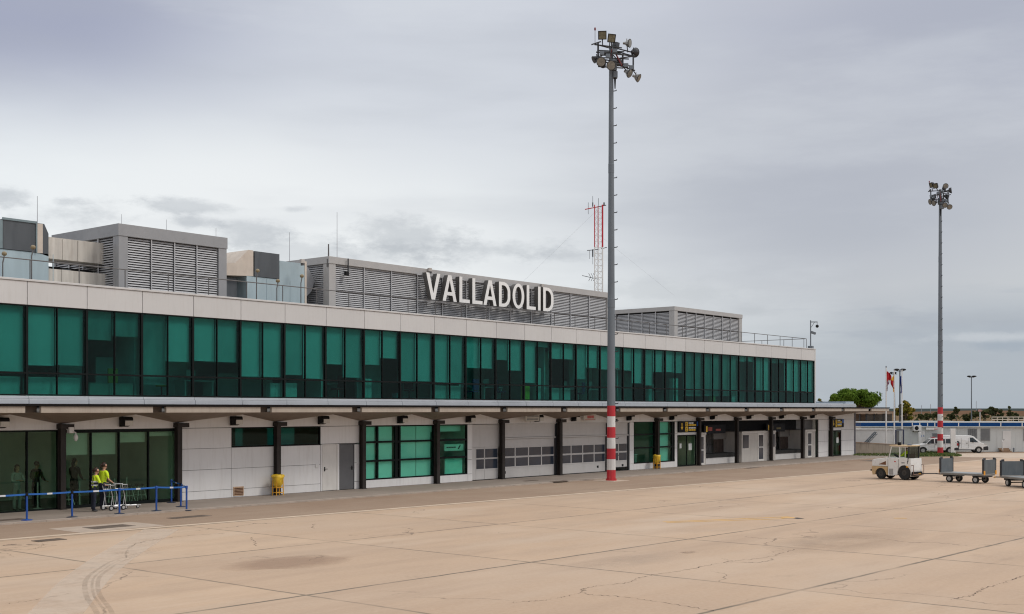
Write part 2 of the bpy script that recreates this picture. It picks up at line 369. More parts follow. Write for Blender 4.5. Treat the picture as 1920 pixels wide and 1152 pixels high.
def asphalt_material():
    t = NT('lane_asphalt'); a = t.noise(.12, (1, .5, 1), 6, .6); b = t.noise(.9, (.25, 1, 1), 7, .7); f = t.noise(14, detail=6, rough=.8)
    c = t.mix(t.rng(a, .35, .65), (.29, .20, .14), (.36, .262, .19))
    c = t.mix(t.math('MULTIPLY', t.rng(b, .45, .75), .5), c, (.42, .325, .245))
    c = t.mix(t.math('MULTIPLY', t.rng(f, .4, .7), .45), c, (.18, .13, .095))
    c = t.mix(t.math('MULTIPLY', t.rng(t.noise(.45, (.4, 1, 1), 6, .7, off=(2, 2, 2)), .62, .72), .5), c, (.14, .105, .08))
    return t.done(t.bsdf(c, .88, 0, f, .25, .25))
M_apron = apron_material(); M_lane = asphalt_material()
M_walk = mat('walk_concrete', (.285, .235, .195), .85, var=.13, scale=.5, vs=(.5, 1, 1), dirt=.4, dcol=(.16, .13, .11), dvs=(.5, .8, 1), bump=.1)
M_kerb = mat('kerb_stone', (.40, .335, .28), .8, var=.15, scale=1.1, dirt=.5, dcol=(.14, .11, .09), dvs=(1, 1, 1))
def field_material():
    t = NT('dry_field'); a = t.noise(.012, (1, 1, 1), 7, .65); b = t.noise(.12, detail=6, rough=.7)
    c = t.mix(t.rng(a, .35, .65), (.165, .098, .062), (.195, .14, .09)); c = t.mix(t.math('MULTIPLY', t.rng(b, .45, .7), .5), c, (.13, .115, .055))
    return t.done(t.bsdf(c, .95, spec=0.))
g = MB(); n = 24
g.add([(cos(2*pi*i/48)*5200, sin(2*pi*i/48)*5200, -.06) for i in range(48)], [tuple(range(48))]); struct('ground', g, field_material())
g = MB(); g.add([(-300, -320, 0), (128, -320, 0), (128, 75, 0), (-300, 75, 0)], [(0, 1, 2, 3)]); struct('apron', g, M_apron)
lane_edge = [(-200, 45.0), (-20, 36.6), (0, 35.75), (17.7, 34.75), (28, 34.1), (40.2, 33.45), (56, 32.5), (74, 31.6), (84, 31.5), (96, 31.4), (127, 31.2)]
lane_edge[0] = (-200, 37.5); lane_edge[1] = (-20, 36.4)
g = MB(); xs = lane_edge
for (xa, ya), (xb, yb) in zip(xs, xs[1:]):
    g.quad((xa, ya, .004), (xb, yb, .004), (xb, 46 if xb > 99 else 39.2, .004), (xa, 46 if xa > 99 else 39.2, .004))
struct('service_lane', g, M_lane)
g = MB()
for (xa, ya), (xb, yb) in zip(xs, xs[1:]): g.quad((xa, ya-.22, .008), (xb, yb-.22, .008), (xb, yb+.14, .008), (xa, ya+.14, .008))
struct('lane_edging', g, mat('edging_concrete', (.56, .44, .33), .85, var=.12, scale=1.5, dirt=.3, dcol=(.28, .2, .14), dvs=(1, 1, 1)))
# raised pavement along the terminal, kerb stones with joints
g = MB(); g.box(-60, 99.2, 39.25, 42.98, -.02, .06); g.add([(99.2, 39.25, .06), (104, 41.2, .06), (106, 46, .06), (99.2, 50, .06)], [(0, 1, 2, 3)]); struct('pavement', g, M_walk)
g = MB(); x = -60
while x < 99: g.box(x, min(x+1.19, 99.2), 39.08, 39.248, -.02, .066); x += 1.2
struct('kerb', g, M_kerb)
# wear on the apron: pale worn taxi stripe, tyre marks, cracks, faded yellow paint
def ribbon(pts, w, z, jit=0., cap=False):
    g = MB(); pts = [Vector((p[0], p[1], 0)) for p in pts]; lft = []; rgt = []
    for i, p in enumerate(pts):
        d = (pts[min(i+1, len(pts)-1)]-pts[max(i-1, 0)]).normalized(); nn = Vector((-d.y, d.x, 0)); ww = w(i/(len(pts)-1)) if callable(w) else w
        q = p + nn*random.uniform(-jit, jit); lft.append(q+nn*ww/2); rgt.append(q-nn*ww/2)
    for i in range(len(pts)-1): g.quad(*[(v.x, v.y, z) for v in (rgt[i], rgt[i+1], lft[i+1], lft[i])])
    return g
def smooth(pts, k=8):
    o = []
    for i in range(len(pts)-1):
        p0, p1, p2, p3 = pts[max(i-1, 0)], pts[i], pts[i+1], pts[min(i+2, len(pts)-1)]
        for j in range(k):
            t = j/k; o.append(tuple(.5*((2*b)+(c-a)*t+(2*a-5*b+4*c-d)*t*t+(3*b-a-3*c+d)*t**3) for a, b, c, d in zip(p0, p1, p2, p3)))
    return o+[pts[-1]]
pale = ribbon(smooth([(10.2, 19.1), (11.95, 21.3), (15.0, 25.3), (18.2, 29.0), (22.7, 33.8)], 10), lambda t: 1.0+.15*t, .004)
o = struct('worn_stripe', pale, decal('pale_wear', (.72, .59, .47), .62, .7, .1, .55)); 
g = MB()
arc = smooth([(11.0, 18.2), (11.75, 19.5), (12.55, 20.85), (13.6, 23.0), (14.85, 25.1), (16.0, 26.5), (17.3, 27.8), (19.6, 29.2), (23.5, 30.6)], 10)
for off, ww in ((0, .11), (.15, .06), (.27, .10)):
    pts = []
    for i, p in enumerate(arc):
        d = Vector(arc[min(i+1, len(arc)-1)])-Vector(arc[max(i-1, 0)]); d.normalize(); pts.append((p[0]+d.y*off, p[1]-d.x*off))
    r = ribbon(pts, lambda t: ww*(1 if t < .5 else max(.1, 1-(t-.5)*2)), .008); g.add(r.v, r.f)
struct('tyre_marks', g, decal('tyre_rubber', (.26, .195, .145), .24, 1.5, .3, .65))
def crack_line(px_pts, k=14, w=.036):
    pts = [G(*p) for p in px_pts]; pts = [(p.x, p.y) for p in pts]; return ribbon(smooth(pts, k), lambda t: w*random.uniform(.25, 1.2), .004, .05)
g = MB()
for c in ([(960, 1130), (1010, 1127), (1060, 1119), (1086, 1112), (1096, 1104), (1130, 1098), (1182, 1092), (1205, 1082), (1290, 1068), (1370, 1053), (1440, 1045), (1490, 1030)],
          [(1096, 1104), (1100, 1114), (1160, 1119), (1230, 1128), (1340, 1146)],
          [(1355, 1048), (1372, 1053)], [(1780, 1124), (1820, 1117), (1840, 1106), (1850, 1102), (1885, 1092), (1920, 1079)],
          [(235, 1047), (238, 1037), (245, 1026), (262, 1018), (320, 1008), (420, 1000)], [(215, 1039), (237, 1037)],
          [(10, 1133), (60, 1126), (140, 1112)], [(60, 1030), (75, 1026), (82, 1020)], [(470, 1008), (476, 1016), (480, 1024)], [(590, 983), (586, 987), (588, 991)]):
    r = crack_line(c); g.add(r.v, r.f)
struct('pavement_cracks', g, decal('crack_dark', (.12, .085, .065), .7, 2.0, .35, .55))
ym = decal('yellow_faded', (.72, .43, .14), .95, 2.2, .15, .4)
g = MB()
for a in ([(1243, 979), (1330, 975.5), (1430, 971.5), (1480, 969)], [(1250, 980.5), (1340, 977.3), (1470, 973)]): r = ribbon([tuple(G(*p))[:2] for p in a], .14, .004); g.add(r.v, r.f)
r = ribbon([tuple(G(*p))[:2] for p in ((1465, 971.5), (1490, 971.5))], .35, .008); g.add(r.v, r.f)
r = ribbon([tuple(G(*p))[:2] for p in ((1676, 972), (1700, 972.2))], .2, .004); g.add(r.v, r.f)
struct('yellow_marking', g, ym)
g = MB(); r = ribbon([tuple(G(*p))[:2] for p in ((1488, 972.5), (1502, 972))], .45, .006); g.add(r.v, r.f)
struct('black_marking', g, decal('black_faded', (.05, .05, .05), .85, 2.2, .2, .4))
def blot(name, ctr, rx, ry, col, amt, z, seed, **k):
    rr = random.Random(seed); g = MB(); nn = 28; ph = [rr.uniform(0, 6) for _ in range(4)]
    vs = []
    for i in range(nn):
        a = 2*pi*i/nn; q = 1+.18*sin(2*a+ph[0])+.12*sin(3*a+ph[1])+.08*sin(5*a+ph[2]); vs.append((ctr[0]+cos(a)*rx*q, ctr[1]+sin(a)*ry*q, z))
    g.add(vs, [tuple(range(nn))]); return struct(name, g, decal(name+'_look', col, amt, radial=True, **k))
c = G(1600, 1014); blot('damp_patch', c, 4.2, 2.2, (.38, .28, .205), .3, .005, 3, scale=.5, lo=.3, hi=.6)
c = G(545, 1055); blot('repair_patch', c, 2.2, 1.2, (.40, .27, .19), .4, .005, 5, scale=.8, lo=.1, hi=.4)
c = G(1290, 1036); blot('oil_stain', c, .35, .3, (.30, .22, .16), .6, .005, 8, scale=2)
c = G(1180, 1052); blot('chalk_patch', c, 2.6, 1.1, (.58, .46, .36), .4, .005, 9, scale=.6, lo=.35, hi=.65)
# drain and manhole covers set into the lane and pavement
mcov = mat('cast_iron', (.15, .115, .09), .7, .1, var=.25); mpat = mat('cover_surround', (.43, .345, .275), .85, var=.12, scale=2)
covers = [((205, 988.5), 1.5, .8, .9, 'rectangular drain cover in a pale concrete square, nearest the blue barrier'), ((92, 1013.5), .9, .45, 0, 'small dark cover on the apron edge, leftmost in the photo'),
          ((355, 970), 1.6, .5, 0, 'long dark cover in the lane below the end post of the blue barrier'), ((12, 979), 1.3, .45, 0, 'dark cover on the kerb line at the left border of the photo'),
          ((1050, 905), 1.3, .4, 0, 'dark cover in the lane between the garage doors and the tall mast'), ((995, 904), 1.0, .3, 0, 'narrow dark cover on the pavement below the left garage door'),
          ((1408, 878), 1.6, .6, 0, 'dark cover in the lane in front of the white booth'), ((1640, 864), 3.0, 1.0, 0, 'wide dark cover left of the white tow tractor')]
for (p, rx, ry, sur, lab) in covers:
    c = G(*p); zz = .012 if c.y < 39 else .072
    if c.y > 45: zz = .012
    t_ = thing('drain_cover', lab, 'drain cover', (c.x, c.y, zz-.008), 0, 'drain covers in the paving')
    g = MB(); g.box(c.x-rx*.5, c.x+rx*.5, c.y-ry*.5, c.y+ry*.5, zz-.008, zz+.004)
    for k in range(5): g.box(c.x-rx*.42, c.x+rx*.42, c.y-ry*.4+k*ry*.19, c.y-ry*.4+k*ry*.19+ry*.06, zz+.004, zz+.009)
    g.build('plate', mcov, t_)
    if sur:
        g = MB(); g.box(c.x-rx*.5-sur, c.x+rx*.5+sur*.8, c.y-ry*.5-sur*.7, c.y+ry*.5+sur*.6, zz-.008, zz-.003); g.build('surround', mpat, t_)
# ------------------------------------------------------------ verge, hills
def tufts(name, poly, count, h, m, seed):
    rr = random.Random(seed); g = MB(); xs_ = [p[0] for p in poly]; ys_ = [p[1] for p in poly]
    def inside(x, y):
        c = False
        for i in range(len(poly)):
            (x1, y1), (x2, y2) = poly[i], poly[i-1]
            if (y1 > y) != (y2 > y) and x < (x2-x1)*(y-y1)/(y2-y1)+x1: c = not c
        return c
    k = 0
    while k < count:
        x, y = rr.uniform(min(xs_), max(xs_)), rr.uniform(min(ys_), max(ys_))
        if not inside(x, y): continue
        k += 1; hh = h*rr.uniform(.4, 1.3); a = rr.uniform(0, pi); w = rr.uniform(.03, .09); lx, ly = rr.uniform(-.1, .1), rr.uniform(-.1, .1)
        g.add([(x-cos(a)*w, y-sin(a)*w, .0), (x+cos(a)*w, y+sin(a)*w, .0), (x+lx, y+ly, hh)], [(0, 1, 2)], rr.choice((0, 0, 1)))
    o = g.build(name, m); o['kind'] = 'stuff'; return o
M_gr1 = mat('grass_green', (.075, .13, .025), .8, var=.3, scale=.6); M_gr2 = mat('grass_dry', (.17, .17, .05), .85, var=.3, scale=.6)
vp = [G(1600, 856), G(1700, 857), G(1805, 856), G(1790, 850.5), G(1735, 848), G(1600, 848.5)]; vp = [(p.x, p.y) for p in vp]
g = MB(); g.add([(x, y, .008) for x, y in vp], [tuple(range(len(vp)))]); struct('grass_verge', g, mat('verge_soil', (.11, .12, .04), .9, var=.3, scale=.7))
tufts('grass', vp, 7000, .16, [M_gr1, M_gr2], 4)
fc = [G(1800, 857.5), G(1921, 859), G(1960, 850.3), G(1780, 850.2)]
g = MB(); g.add([(p.x, p.y, .009) for p in fc], [(0, 1, 2, 3)]); struct('forecourt_path', g, mat('path_pale', (.50, .40, .31), .85, var=.1, scale=.8))
def ridge(name, d, h, px0, px1, seed, m, thick=300):
    rr = random.Random(seed); nn = 70; ph = [rr.uniform(0, 6) for _ in range(5)]; rows = []
    for i in range(nn+1):
        px = px0+(px1-px0)*i/nn; q = i/nn
        hh = h*(.62+.25*sin(5*q+ph[0])+.13*sin(13*q+ph[1])+.06*sin(31*q+ph[2])); a = P(px, d); b = P(px, d+thick*.5); c = P(px, d+thick)
        rows.append([(a.x, a.y, -.5), ((a.x+b.x)/2, (a.y+b.y)/2, hh*.8), (b.x, b.y, hh), (c.x, c.y, -.5)])
    g = MB()
    for r0, r1 in zip(rows, rows[1:]):
        for j in range(3): g.quad(r0[j], r1[j], r1[j+1], r0[j+1])
    o = struct(name, g, m); return o
ridge('hills', 2300, 8, -2500, 4500, 2, mat('hill_hazed', (.055, .068, .066), .95, var=.2, scale=.01, spec=0), 900)  # blue-green grey base colour carries the distance haze
ridge('low_rise', 900, 6.2, 1500, 2700, 11, mat('field_rise', (.15, .092, .06), .95, var=.3, scale=.03, spec=0), 400)

# ------------------------------------------------------------ terminal building
YW = 43.0; XE = 97.55; UX0 = 22.98; UP = 2.48; UXE = 89.94
def zpx(X, py, Y=YW): return EYE+(HZ-py)/FP*(X*CT+Y*ST)
colx = [24.3+5.256*i for i in range(-2, 14)]
T = thing('terminal_building', 'long two-storey airport terminal with green glass upper floor and pleated concrete canopy', 'terminal', (colx[2], YW, 0))
# --- ground floor cladding: pale panels with open joints over a dark backing
ZR = [.06, .42, 1.33, 2.24, 3.12]
pan = MB(); back = MB()
def panels(x0, x1, zs, y=YW):
    for a, b in zip(zs, zs[1:]): pan.box(x0+.008, x1-.008, y, y+.05, a+.008, b-.008)
    back.box(x0, x1, y+.06, y+.16, zs[0], zs[-1])
panels(29.78, 32.41, ZR); panels(32.41, 34.95, [.06, .42, 1.33, 2.25]); panels(34.95, 37.53, [.06, .42, 1.33, 2.25])
panels(37.53, 40.25, [2.29, 3.12]); panels(39.68, 40.25, [.06, .42, 1.33, 2.24]); panels(38.6, 38.72, [.06, 2.27]); panels(37.55, 37.64, [.06, 2.27])
panels(40.25, 42.8, [.06, .45]); panels(42.8, 45.3, [.06, .45]); panels(45.3, 47.9, [.06, .45])
panels(47.9, 48.3, [.06, .45, 1.22, 1.76, 3.12]); panels(63.35, 63.85, [.06, .45, 1.33, 2.24, 3.12]); panels(63.85, 66.2, [.06, .45]); panels(66.2, 68.75, [.06, .45]); panels(68.75, 69.08, [.06, 1.33, 2.3, 3.12])
panels(69.08, 71.72, [2.2, 2.38]); panels(90.6, 92.45, [.06, .45, 1.33, 2.24, 3.12]); panels(94.95, XE, [.06, .45, 1.33, 2.24, 3.12, 3.72]); panels(92.45, 94.95, [2.2, 2.45, 3.12])
# frieze over every opening, broken at the lamps
fx = [6+2.628*i for i in range(36)]; fx = [x for x in fx if x < XE-.1]+[XE]
for a, b in zip(fx, fx[1:]):
    pan.box(a+.008, b-.008, YW+.001, YW+.05, 3.136, 3.98)
back.box(6, XE, YW+.07, YW+.2, 3.13, 4.1)
pan.build('wall_cladding', M_grey, T); back.build('wall_backing', M_joint, T)
# --- right-hand end wall and rear
g = MB(); zz = [.06, .45, 1.33, 2.24, 3.12, 3.72]
for a, b in zip(zz, zz[1:]):
    for k in range(6): g.box(XE, XE+.05, YW+.02+2.6*k, YW+2.6*k+2.6, a+.008, b-.008)
g.box(XE-.12, XE-.02, YW+.2, YW+16, .02, 4.3); g.box(6, XE, YW+16, YW+16.2, 0, 8.7)
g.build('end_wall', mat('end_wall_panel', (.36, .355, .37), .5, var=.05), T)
g = MB(); g.box(XE-.02, XE+.10, YW-.07, YW+.03, .02, 3.78); g.build('corner_trim', mat('corner_trim', (.12, .12, .15), .5), T)
# --- floors, ceilings, inner walls
g = MB(); g.box(6, XE-.2, YW+.3, YW+15.9, -.02, .05); g.box(6, UXE-.1, YW+.06, YW+15.9, 4.16, 4.44); g.build('floor', M_inf, T)
g = MB(); g.box(6, 71.8, YW+.3, YW+15.9, 3.3, 3.4); g.box(6, UXE-.1, YW+.12, YW+15.9, 7.90, 7.98); g.build('ceiling', M_ceil, T)
g = MB()
for k in range(40): g.box(6.3+2.1*k, 7.6+2.1*k, YW+.5, YW+5.0, 7.72+.06*(k % 2), 7.88)      # services hung below the ceiling
g.build('ceiling_duct', mat('service_grey', (.20, .20, .20), .8, var=.3), T)
g = MB(); g.box(6, UXE-.2, YW+5.2, YW+5.3, 4.44, 7.9)
for x in (20.5, 27.9, 38.0, 47.8, 55.2, 62.7, 75.0, 77.5, 82.5, 87.3): g.box(x, x+.1, YW+.5, YW+5.2, 4.44, 7.9)
for k in range(14): g.box(8+6*k, 8.3+6*k, YW+3.6, YW+3.9, 4.44, 7.9)
for a, b, y_, z_ in ((27.0, 27.8, 1.9, 6.1), (25.6, 26.6, 2.3, 5.9), (28.1, 31.6, 2.1, 7.9), (33.5, 36.8, 2.6, 5.6), (41.6, 43.4, 1.9, 7.2), (45.4, 47.7, 2.4, 7.9), (49.5, 51.2, 2.8, 6.6), (55.4, 57.6, 1.9, 7.4), (60.2, 62.6, 2.4, 7.9), (64.5, 66.9, 2.2, 6.3), (70.2, 74.8, 1.8, 7.9), (75.3, 77.4, 2.3, 7.2), (77.8, 81.6, 1.8, 7.9), (83.0, 86.8, 2.0, 7.9)): g.box(a, b, YW+y_, YW+y_+.1, 4.44, z_)  # short wall pieces added to catch window light and lift dark panes
g.build('inner_wall', M_inw, T)
g = MB(); g.box(6, 71.8, YW+6, YW+6.1, .05, 3.3)
for x in (29.6, 40.1, 48.1, 63.6, 69.0, 71.75): g.box(x, x+.1, YW+.3, YW+9, .05, 3.3)
g.box(90.55, 90.65, YW+.3, YW+6, .05, 3.3); g.box(95.0, 95.1, YW+.3, YW+6, .05, 3.3); g.box(90.65, 95, YW+4, YW+4.1, .05, 3.3)
for k in range(4): g.box(10.2+4.6*k, 10.6+4.6*k, YW+5, YW+5.4, .05, 3.3)
g.build('partition', M_inw2, T)
# --- upper storey: parapet, sill ledge
bx = [UX0+UP*k for k in range(-6, 28)]; bx[-1] = UXE
g = MB()
for a, b in zip(bx, bx[1:]): g.box(a+.012, b-.012, YW-.03, YW+.02, 7.88, 8.76)
g.build('parapet', M_white, T, bevel=.006)
g = MB(); g.box(bx[0], UXE, YW+.03, YW+.25, 7.9, 8.74); g.build('parapet_backing', M_joint, T)
g = MB(); g.box(bx[0], UXE+.03, YW-.07, YW+.30, 8.77, 8.85); g.build('coping', M_white, T, bevel=.01)
g = MB()
for k in range(7): g.box(UXE+.0, UXE+.05, YW+.0+2.3*k, YW+2.28+2.3*k, 4.5, 8.76)
g.box(UXE-.10, UXE+.06, YW-.04, YW-.002, 4.45, 8.76); g.build('return_wall', M_white, T)
g = MB(); bl = bx[:-1]+[UXE, 92.5, 95.05, XE+.05]
for a, b in zip(bl, bl[1:]): g.box(a+.01, b-.01, YW-.16, YW+.02, 4.13, 4.315); g.box(a+.004, b-.004, YW-.10, YW+.04, 4.325, 4.43)
g.build('ledge', M_ledge, T, bevel=.01)
g = MB(); g.box(bx[0], XE, YW-.09, YW+.06, 4.10, 4.425-.1); g.build('ledge_backing', M_joint, T)
g = MB(); g.box(6, UXE-.05, YW+.26, YW+16, 8.0, 8.35); g.box(UXE, XE, YW+.05, YW+16, 4.0, 4.36); g.build('roof', M_roof, T)
g = MB(); g.box(UXE+.4, 95.6, YW+.15, YW+1.6, 4.36, 4.47); g.box(95.9, XE, YW+.05, YW+4, 4.36, 4.62); g.build('skylight', mat('skylight', (.35, .42, .5), .2), T)
# --- upper windows: one per bay, dark frame, two panes, fabric blinds
blind_px = {-6: (.5, .5), -5: (.4, None), -4: (.5, .5), -3: (.6, .6), -2: (700, 700), -1: (696, 696), 0: (684, 684), 1: (636, 630), 2: (720, 677), 3: (676, 678), 4: (705, 706), 5: (702, 709), 6: (682, 707), 7: (683, 671), 8: (714, 714), 9: (716, 717),
            10: (689, 690), 11: (674, 694), 12: (717, 650), 13: (672, 673), 14: (710, 689), 15: (692, 692), 16: (694, 718), 17: (722, 697), 18: (697, 699), 19: (742, 742), 20: (742, 742), 21: (742, 742), 22: (677, 677), 23: (731, 731), 24: (680, 680), 25: (732, 735), 26: (733, 734)}
ZS, ZT, ZH = 4.45, 5.31, 7.87
for k, (a, b) in zip(range(-6, 27), zip(bx, bx[1:])):
    mid = (a+b)/2; f = MB()
    f.box(a-.001, a+.048, YW-.01, YW+.12, ZS, ZH); f.box(b-.048, b+.001-.002, YW-.01, YW+.12, ZS, ZH); f.box(mid-.018, mid+.018, YW-.004, YW+.10, ZS, ZH)
    f.box(a+.048, mid-.018, YW-.006, YW+.11, ZT-.04, ZT+.03); f.box(mid+.018, b-.048, YW-.006, YW+.11, ZT-.04, ZT+.03)
    f.box(a+.048, mid-.018, YW-.006, YW+.11, ZS, ZS+.05); f.box(mid+.018, b-.048, YW-.006, YW+.11, ZS, ZS+.05); f.box(a+.048, mid-.018, YW-.006, YW+.11, ZH-.04, ZH); f.box(mid+.018, b-.048, YW-.006, YW+.11, ZH-.04, ZH)
    fo = f.build('window', M_frame, T)
    for (x0, x1), bp in zip(((a+.048, mid-.018), (mid+.018, b-.048)), blind_px.get(k, (700, 700))):
        p = MB(); p.box(x0, x1, YW+.03, YW+.042, ZS+.05, ZH-.04); p.build('pane', G_up, fo)
        if bp is None: continue
        if bp == -1: z0 = 7.1
        elif bp < 1: z0 = ZH-bp*3.2
        else: z0 = zpx((x0+x1)/2, bp)
        s = MB(); w = .004+random.uniform(0, .012)
        n_ = 5; xs_ = [x0+w+(x1-x0-2*w)*i/n_ for i in range(n_+1)]
        for i in range(n_):
            d0, d1 = .012*sin(2.2*i+k), .012*sin(2.2*(i+1)+k)
            s.quad((xs_[i], YW+.22+d0, z0), (xs_[i+1], YW+.22+d1, z0), (xs_[i+1], YW+.21, ZH+.02), (xs_[i], YW+.21, ZH+.02))
        s.box(x0+w, x1-w, YW+.205, YW+.235, z0-.03, z0-.002); s.build('blind', M_blind3 if (k in (1, 19, 20, 21, 24) or (k == 2 and x0 < mid)) else (M_blind, M_blind2, M_blind)[(k*2+int(x0 > mid)) % 3], fo)  # some dim blinds added only to lift near-black panes to mid-tone
# --- pleated canopy
YF = 40.78; gx = [c-2.27 for c in colx]+[colx[-1]+2.98]
can = MB(); fas = MB(); rib = MB()
for i, c in enumerate(colx):
    a, b = gx[i], gx[i+1]; w = .30
    A = Vector((c, YW-.02, 3.36)); L0 = Vector((a, YW-.02, 3.78)); L1 = Vector((b, YW-.02, 3.78)); F0 = Vector((a+w, YF+.04, 3.80)); F1 = Vector((b-w, YF+.04, 3.80)); H0 = Vector((a, YF+.5, 3.83)); H1 = Vector((b, YF+.5, 3.83))
    for tri in ((A, F0, F1), (A, H0, F0), (A, L0, H0), (A, F1, H1), (A, H1, L1)): can.add(tri, [(0, 1, 2)])
    rib.box(a-w, a+w, YF+.30, YF+.5, 3.80, 4.03)
    fas.box(a+w, b-w, YF-.01, YF+.12, 3.79, 4.03)
cx0, cx1 = gx[0], gx[-1]
B0 = Vector((XE+.0, YW-.02, 3.62)); a = cx1+.3; b = 99.6
can.add([(a, YF+.04, 3.80), (b, YF+.04, 3.80), (b, YW+2, 3.80), (XE+.1, YW+2, 3.74), (XE+.1, YW, 3.70), (cx1, YW-.02, 3.78)], [(0, 1, 4), (1, 2, 4), (2, 3, 4), (0, 4, 5)])
rib.box(cx1-.3, cx1+.3, YF+.30, YF+.5, 3.80, 4.03)
fas.box(a, b, YF-.01, YF+.12, 3.79, 4.03); fas.box(b-.12, b, YF+.12, YW+2, 3.79, 4.03)
can.build('canopy', M_conc_c, T); rib.build('canopy_rib', mat('canopy_rib', (.10, .078, .062), .85, dirt=.3), T); fas.build('canopy_fascia', M_fascia, T, bevel=.012)  # rib concrete darkened, recess shade put into its colour
g = MB(); g.box(cx0-2, b+.06, YF-.07, YW-.2, 4.04, 4.12); g.box(XE+.12, b+.06, YW-.2, YW+2.05, 4.04, 4.12); g.build('canopy_roofing', M_felt, T)
# --- columns
for c in colx:
    g = MB(); g.box(c-.11, c+.11, YW-.30, YW-.27, .05, 3.36); g.box(c-.11, c+.11, YW-.09, YW-.06, .05, 3.36); g.box(c-.05, c+.05, YW-.27, YW-.09, .05, 3.36)
    g.box(c-.13, c+.42, YW-.36, YW-.005, 3.17, 3.35); g.box(c-.15, c+.15, YW-.34, YW-.03, .05, .075)
    g.build('column', M_col, T)
# --- ground-floor glazing
def glazing(x0, x1, z0, z1, xm, zt, gm, fw=.05, blinds=(), yb=.25):
    f = MB(); f.box(x0, x0+fw, YW+.0, YW+.14, z0, z1); f.box(x1-fw, x1, YW+.0, YW+.14, z0, z1)
    f.box(x0+fw, x1-fw, YW+.004, YW+.13, z0, z0+fw); f.box(x0+fw, x1-fw, YW+.004, YW+.13, z1-fw, z1)
    for x, w in xm: f.box(x-w/2, x+w/2, YW+.002, YW+.13, z0+fw, z1-fw)
    edges = [x0+fw]+[e for x, w in xm for e in (x-w/2, x+w/2)]+[x1-fw]
    for z, w in zt:
        for e0, e1 in zip(edges[0::2], edges[1::2]): f.box(e0, e1, YW+.006, YW+.12, z-w/2, z+w/2)
    fo = f.build('window', M_frame, T)
    for e0, e1 in zip(edges[0::2], edges[1::2]): p = MB(); p.box(e0, e1, YW+.05, YW+.062, z0+fw, z1-fw); p.build('pane', gm, fo)
    for (b0, b1, bz0, bz1) in blinds: p = MB(); p.box(b0, b1, YW+yb, YW+yb+.015, bz0, bz1); p.build('blind', M_blind, fo)
glazing(13.8, 19.045, .06, 3.12, [(15.1, .05), (16.4, .05), (17.7, .05)], [], G_lobby)
glazing(19.055, 24.295, .06, 3.12, [(20.3, .05), (21.7, .05), (23.0, .05)], [], G_lobby)
glazing(24.305, 29.77, .06, 3.12, [(25.66, .05), (26.9, .05), (28.26, .05)], [], G_lobby, fw=.12, blinds=[(24.5, 25.6, 2.13, 3.1), (25.72, 26.84, 2.12, 3.1), (26.96, 28.2, 2.58, 3.1), (28.32, 29.5, 2.81, 3.1)], yb=.2)
glazing(32.41, 37.53, 2.26, 3.13, [(34.95, .25)], [], G_up, blinds=[(33.3, 33.7, 2.28, 3.1), (35.1, 36.7, 2.28, 3.1)], yb=.9)
glazing(40.25, 42.80, .46, 3.12, [(41.27, .07), (42.55, .18)], [(2.31, .09), (1.38, .09)], G_gf, blinds=[(40.3, 41.2, .5, 3.1), (41.32, 42.4, .5, 3.1)], yb=.18)
glazing(42.80, 45.3, .46, 3.12, [], [(2.31, .09), (1.38, .09)], G_gf, blinds=[(42.86, 44.1, .5, 3.1), (44.14, 45.2, .5, 3.1)], yb=.18)
glazing(45.305, 47.9, .46, 3.12, [], [(2.31, .10), (1.38, .10)], G_gf, blinds=[(45.5, 47.9, 2.75, 3.1)], yb=.5)
glazing(63.85, 66.315, .46, 3.15, [], [(2.31, .10), (1.45, .10)], G_gf, blinds=[(65.0, 66.1, .5, 3.1)], yb=1.6)
glazing(66.325, 68.75, .46, 3.15, [(68.5, .2)], [(2.31, .10), (1.45, .10)], G_gf, blinds=[(67.3, 68.4, .5, 3.1)], yb=.3)
# --- doors
def door(x0, x1, z0, z1, m, handle_x, y=YW, fr=M_light_door):
    d = MB(); d.box(x0, x1, y+.0, y+.05, z0, z1); do = d.build('door', m, T, bevel=.004)
    f = MB(); f.box(x0-.05, x0-.008, y-.02, y+.06, z0, z1+.05); f.box(x1+.008, x1+.05, y-.02, y+.06, z0, z1+.05); f.box(x0-.008, x1+.008, y-.02, y+.06, z1+.008, z1+.05); f.build('door_frame', fr, do)
    h = MB(); h.box(handle_x-.03, handle_x+.03, y-.015, y, 1.0, 1.2); h.tube((handle_x, y-.05, 1.1), (handle_x+(.14 if handle_x < (x0+x1)/2 else -.14), y-.05, 1.1), .012); h.tube((handle_x, y-.06, 1.1), (handle_x, y, 1.1), .015); h.build('handle', M_black, do)
    return do
door(37.68, 38.55, .08, 2.23, M_light_door, 37.78); door(38.77, 39.62, .08, 2.23, M_dk_door, 39.52, fr=M_dk_door)
# panelled folding gate with two glazed leaves
def leafs(name, xs_, z0, z1, rows, m=M_gar, y=YW+.05, split=()):
    d = MB(); d.box(xs_[0], xs_[-1], y, y+.06, z0, z1)
    for z in split: d.box(xs_[0], xs_[-1], y-.012, y-.001, z-.012, z+.012)
    do = d.build(name, m, T)
    for (a, b) in rows:
        for x0, x1 in zip(xs_, xs_[1:]): w = MB(); w.box(x0+.05, x1-.05, y-.006, y+.02, a, b); w.build('window_panel', M_garglass, do)
    return do
go = leafs('folding_gate', [48.62, 49.35, 50.5], .1, 1.85, [(.68, 1.20), (1.28, 1.76)], split=(.62,))
g = MB(); g.box(48.3, 50.6, YW+.05, YW+.11, 1.86, 3.1); g.box(48.3, 48.61, YW+.05, YW+.11, .1, 1.85); g.box(49.34, 49.36, YW+.035, YW+.05, .1, 1.9)
for z in (2.1, 2.35, 2.6, 2.85): g.box(48.3, 50.6, YW+.042, YW+.05, z, z+.015)
g.build('gate_panel', M_gar, T)
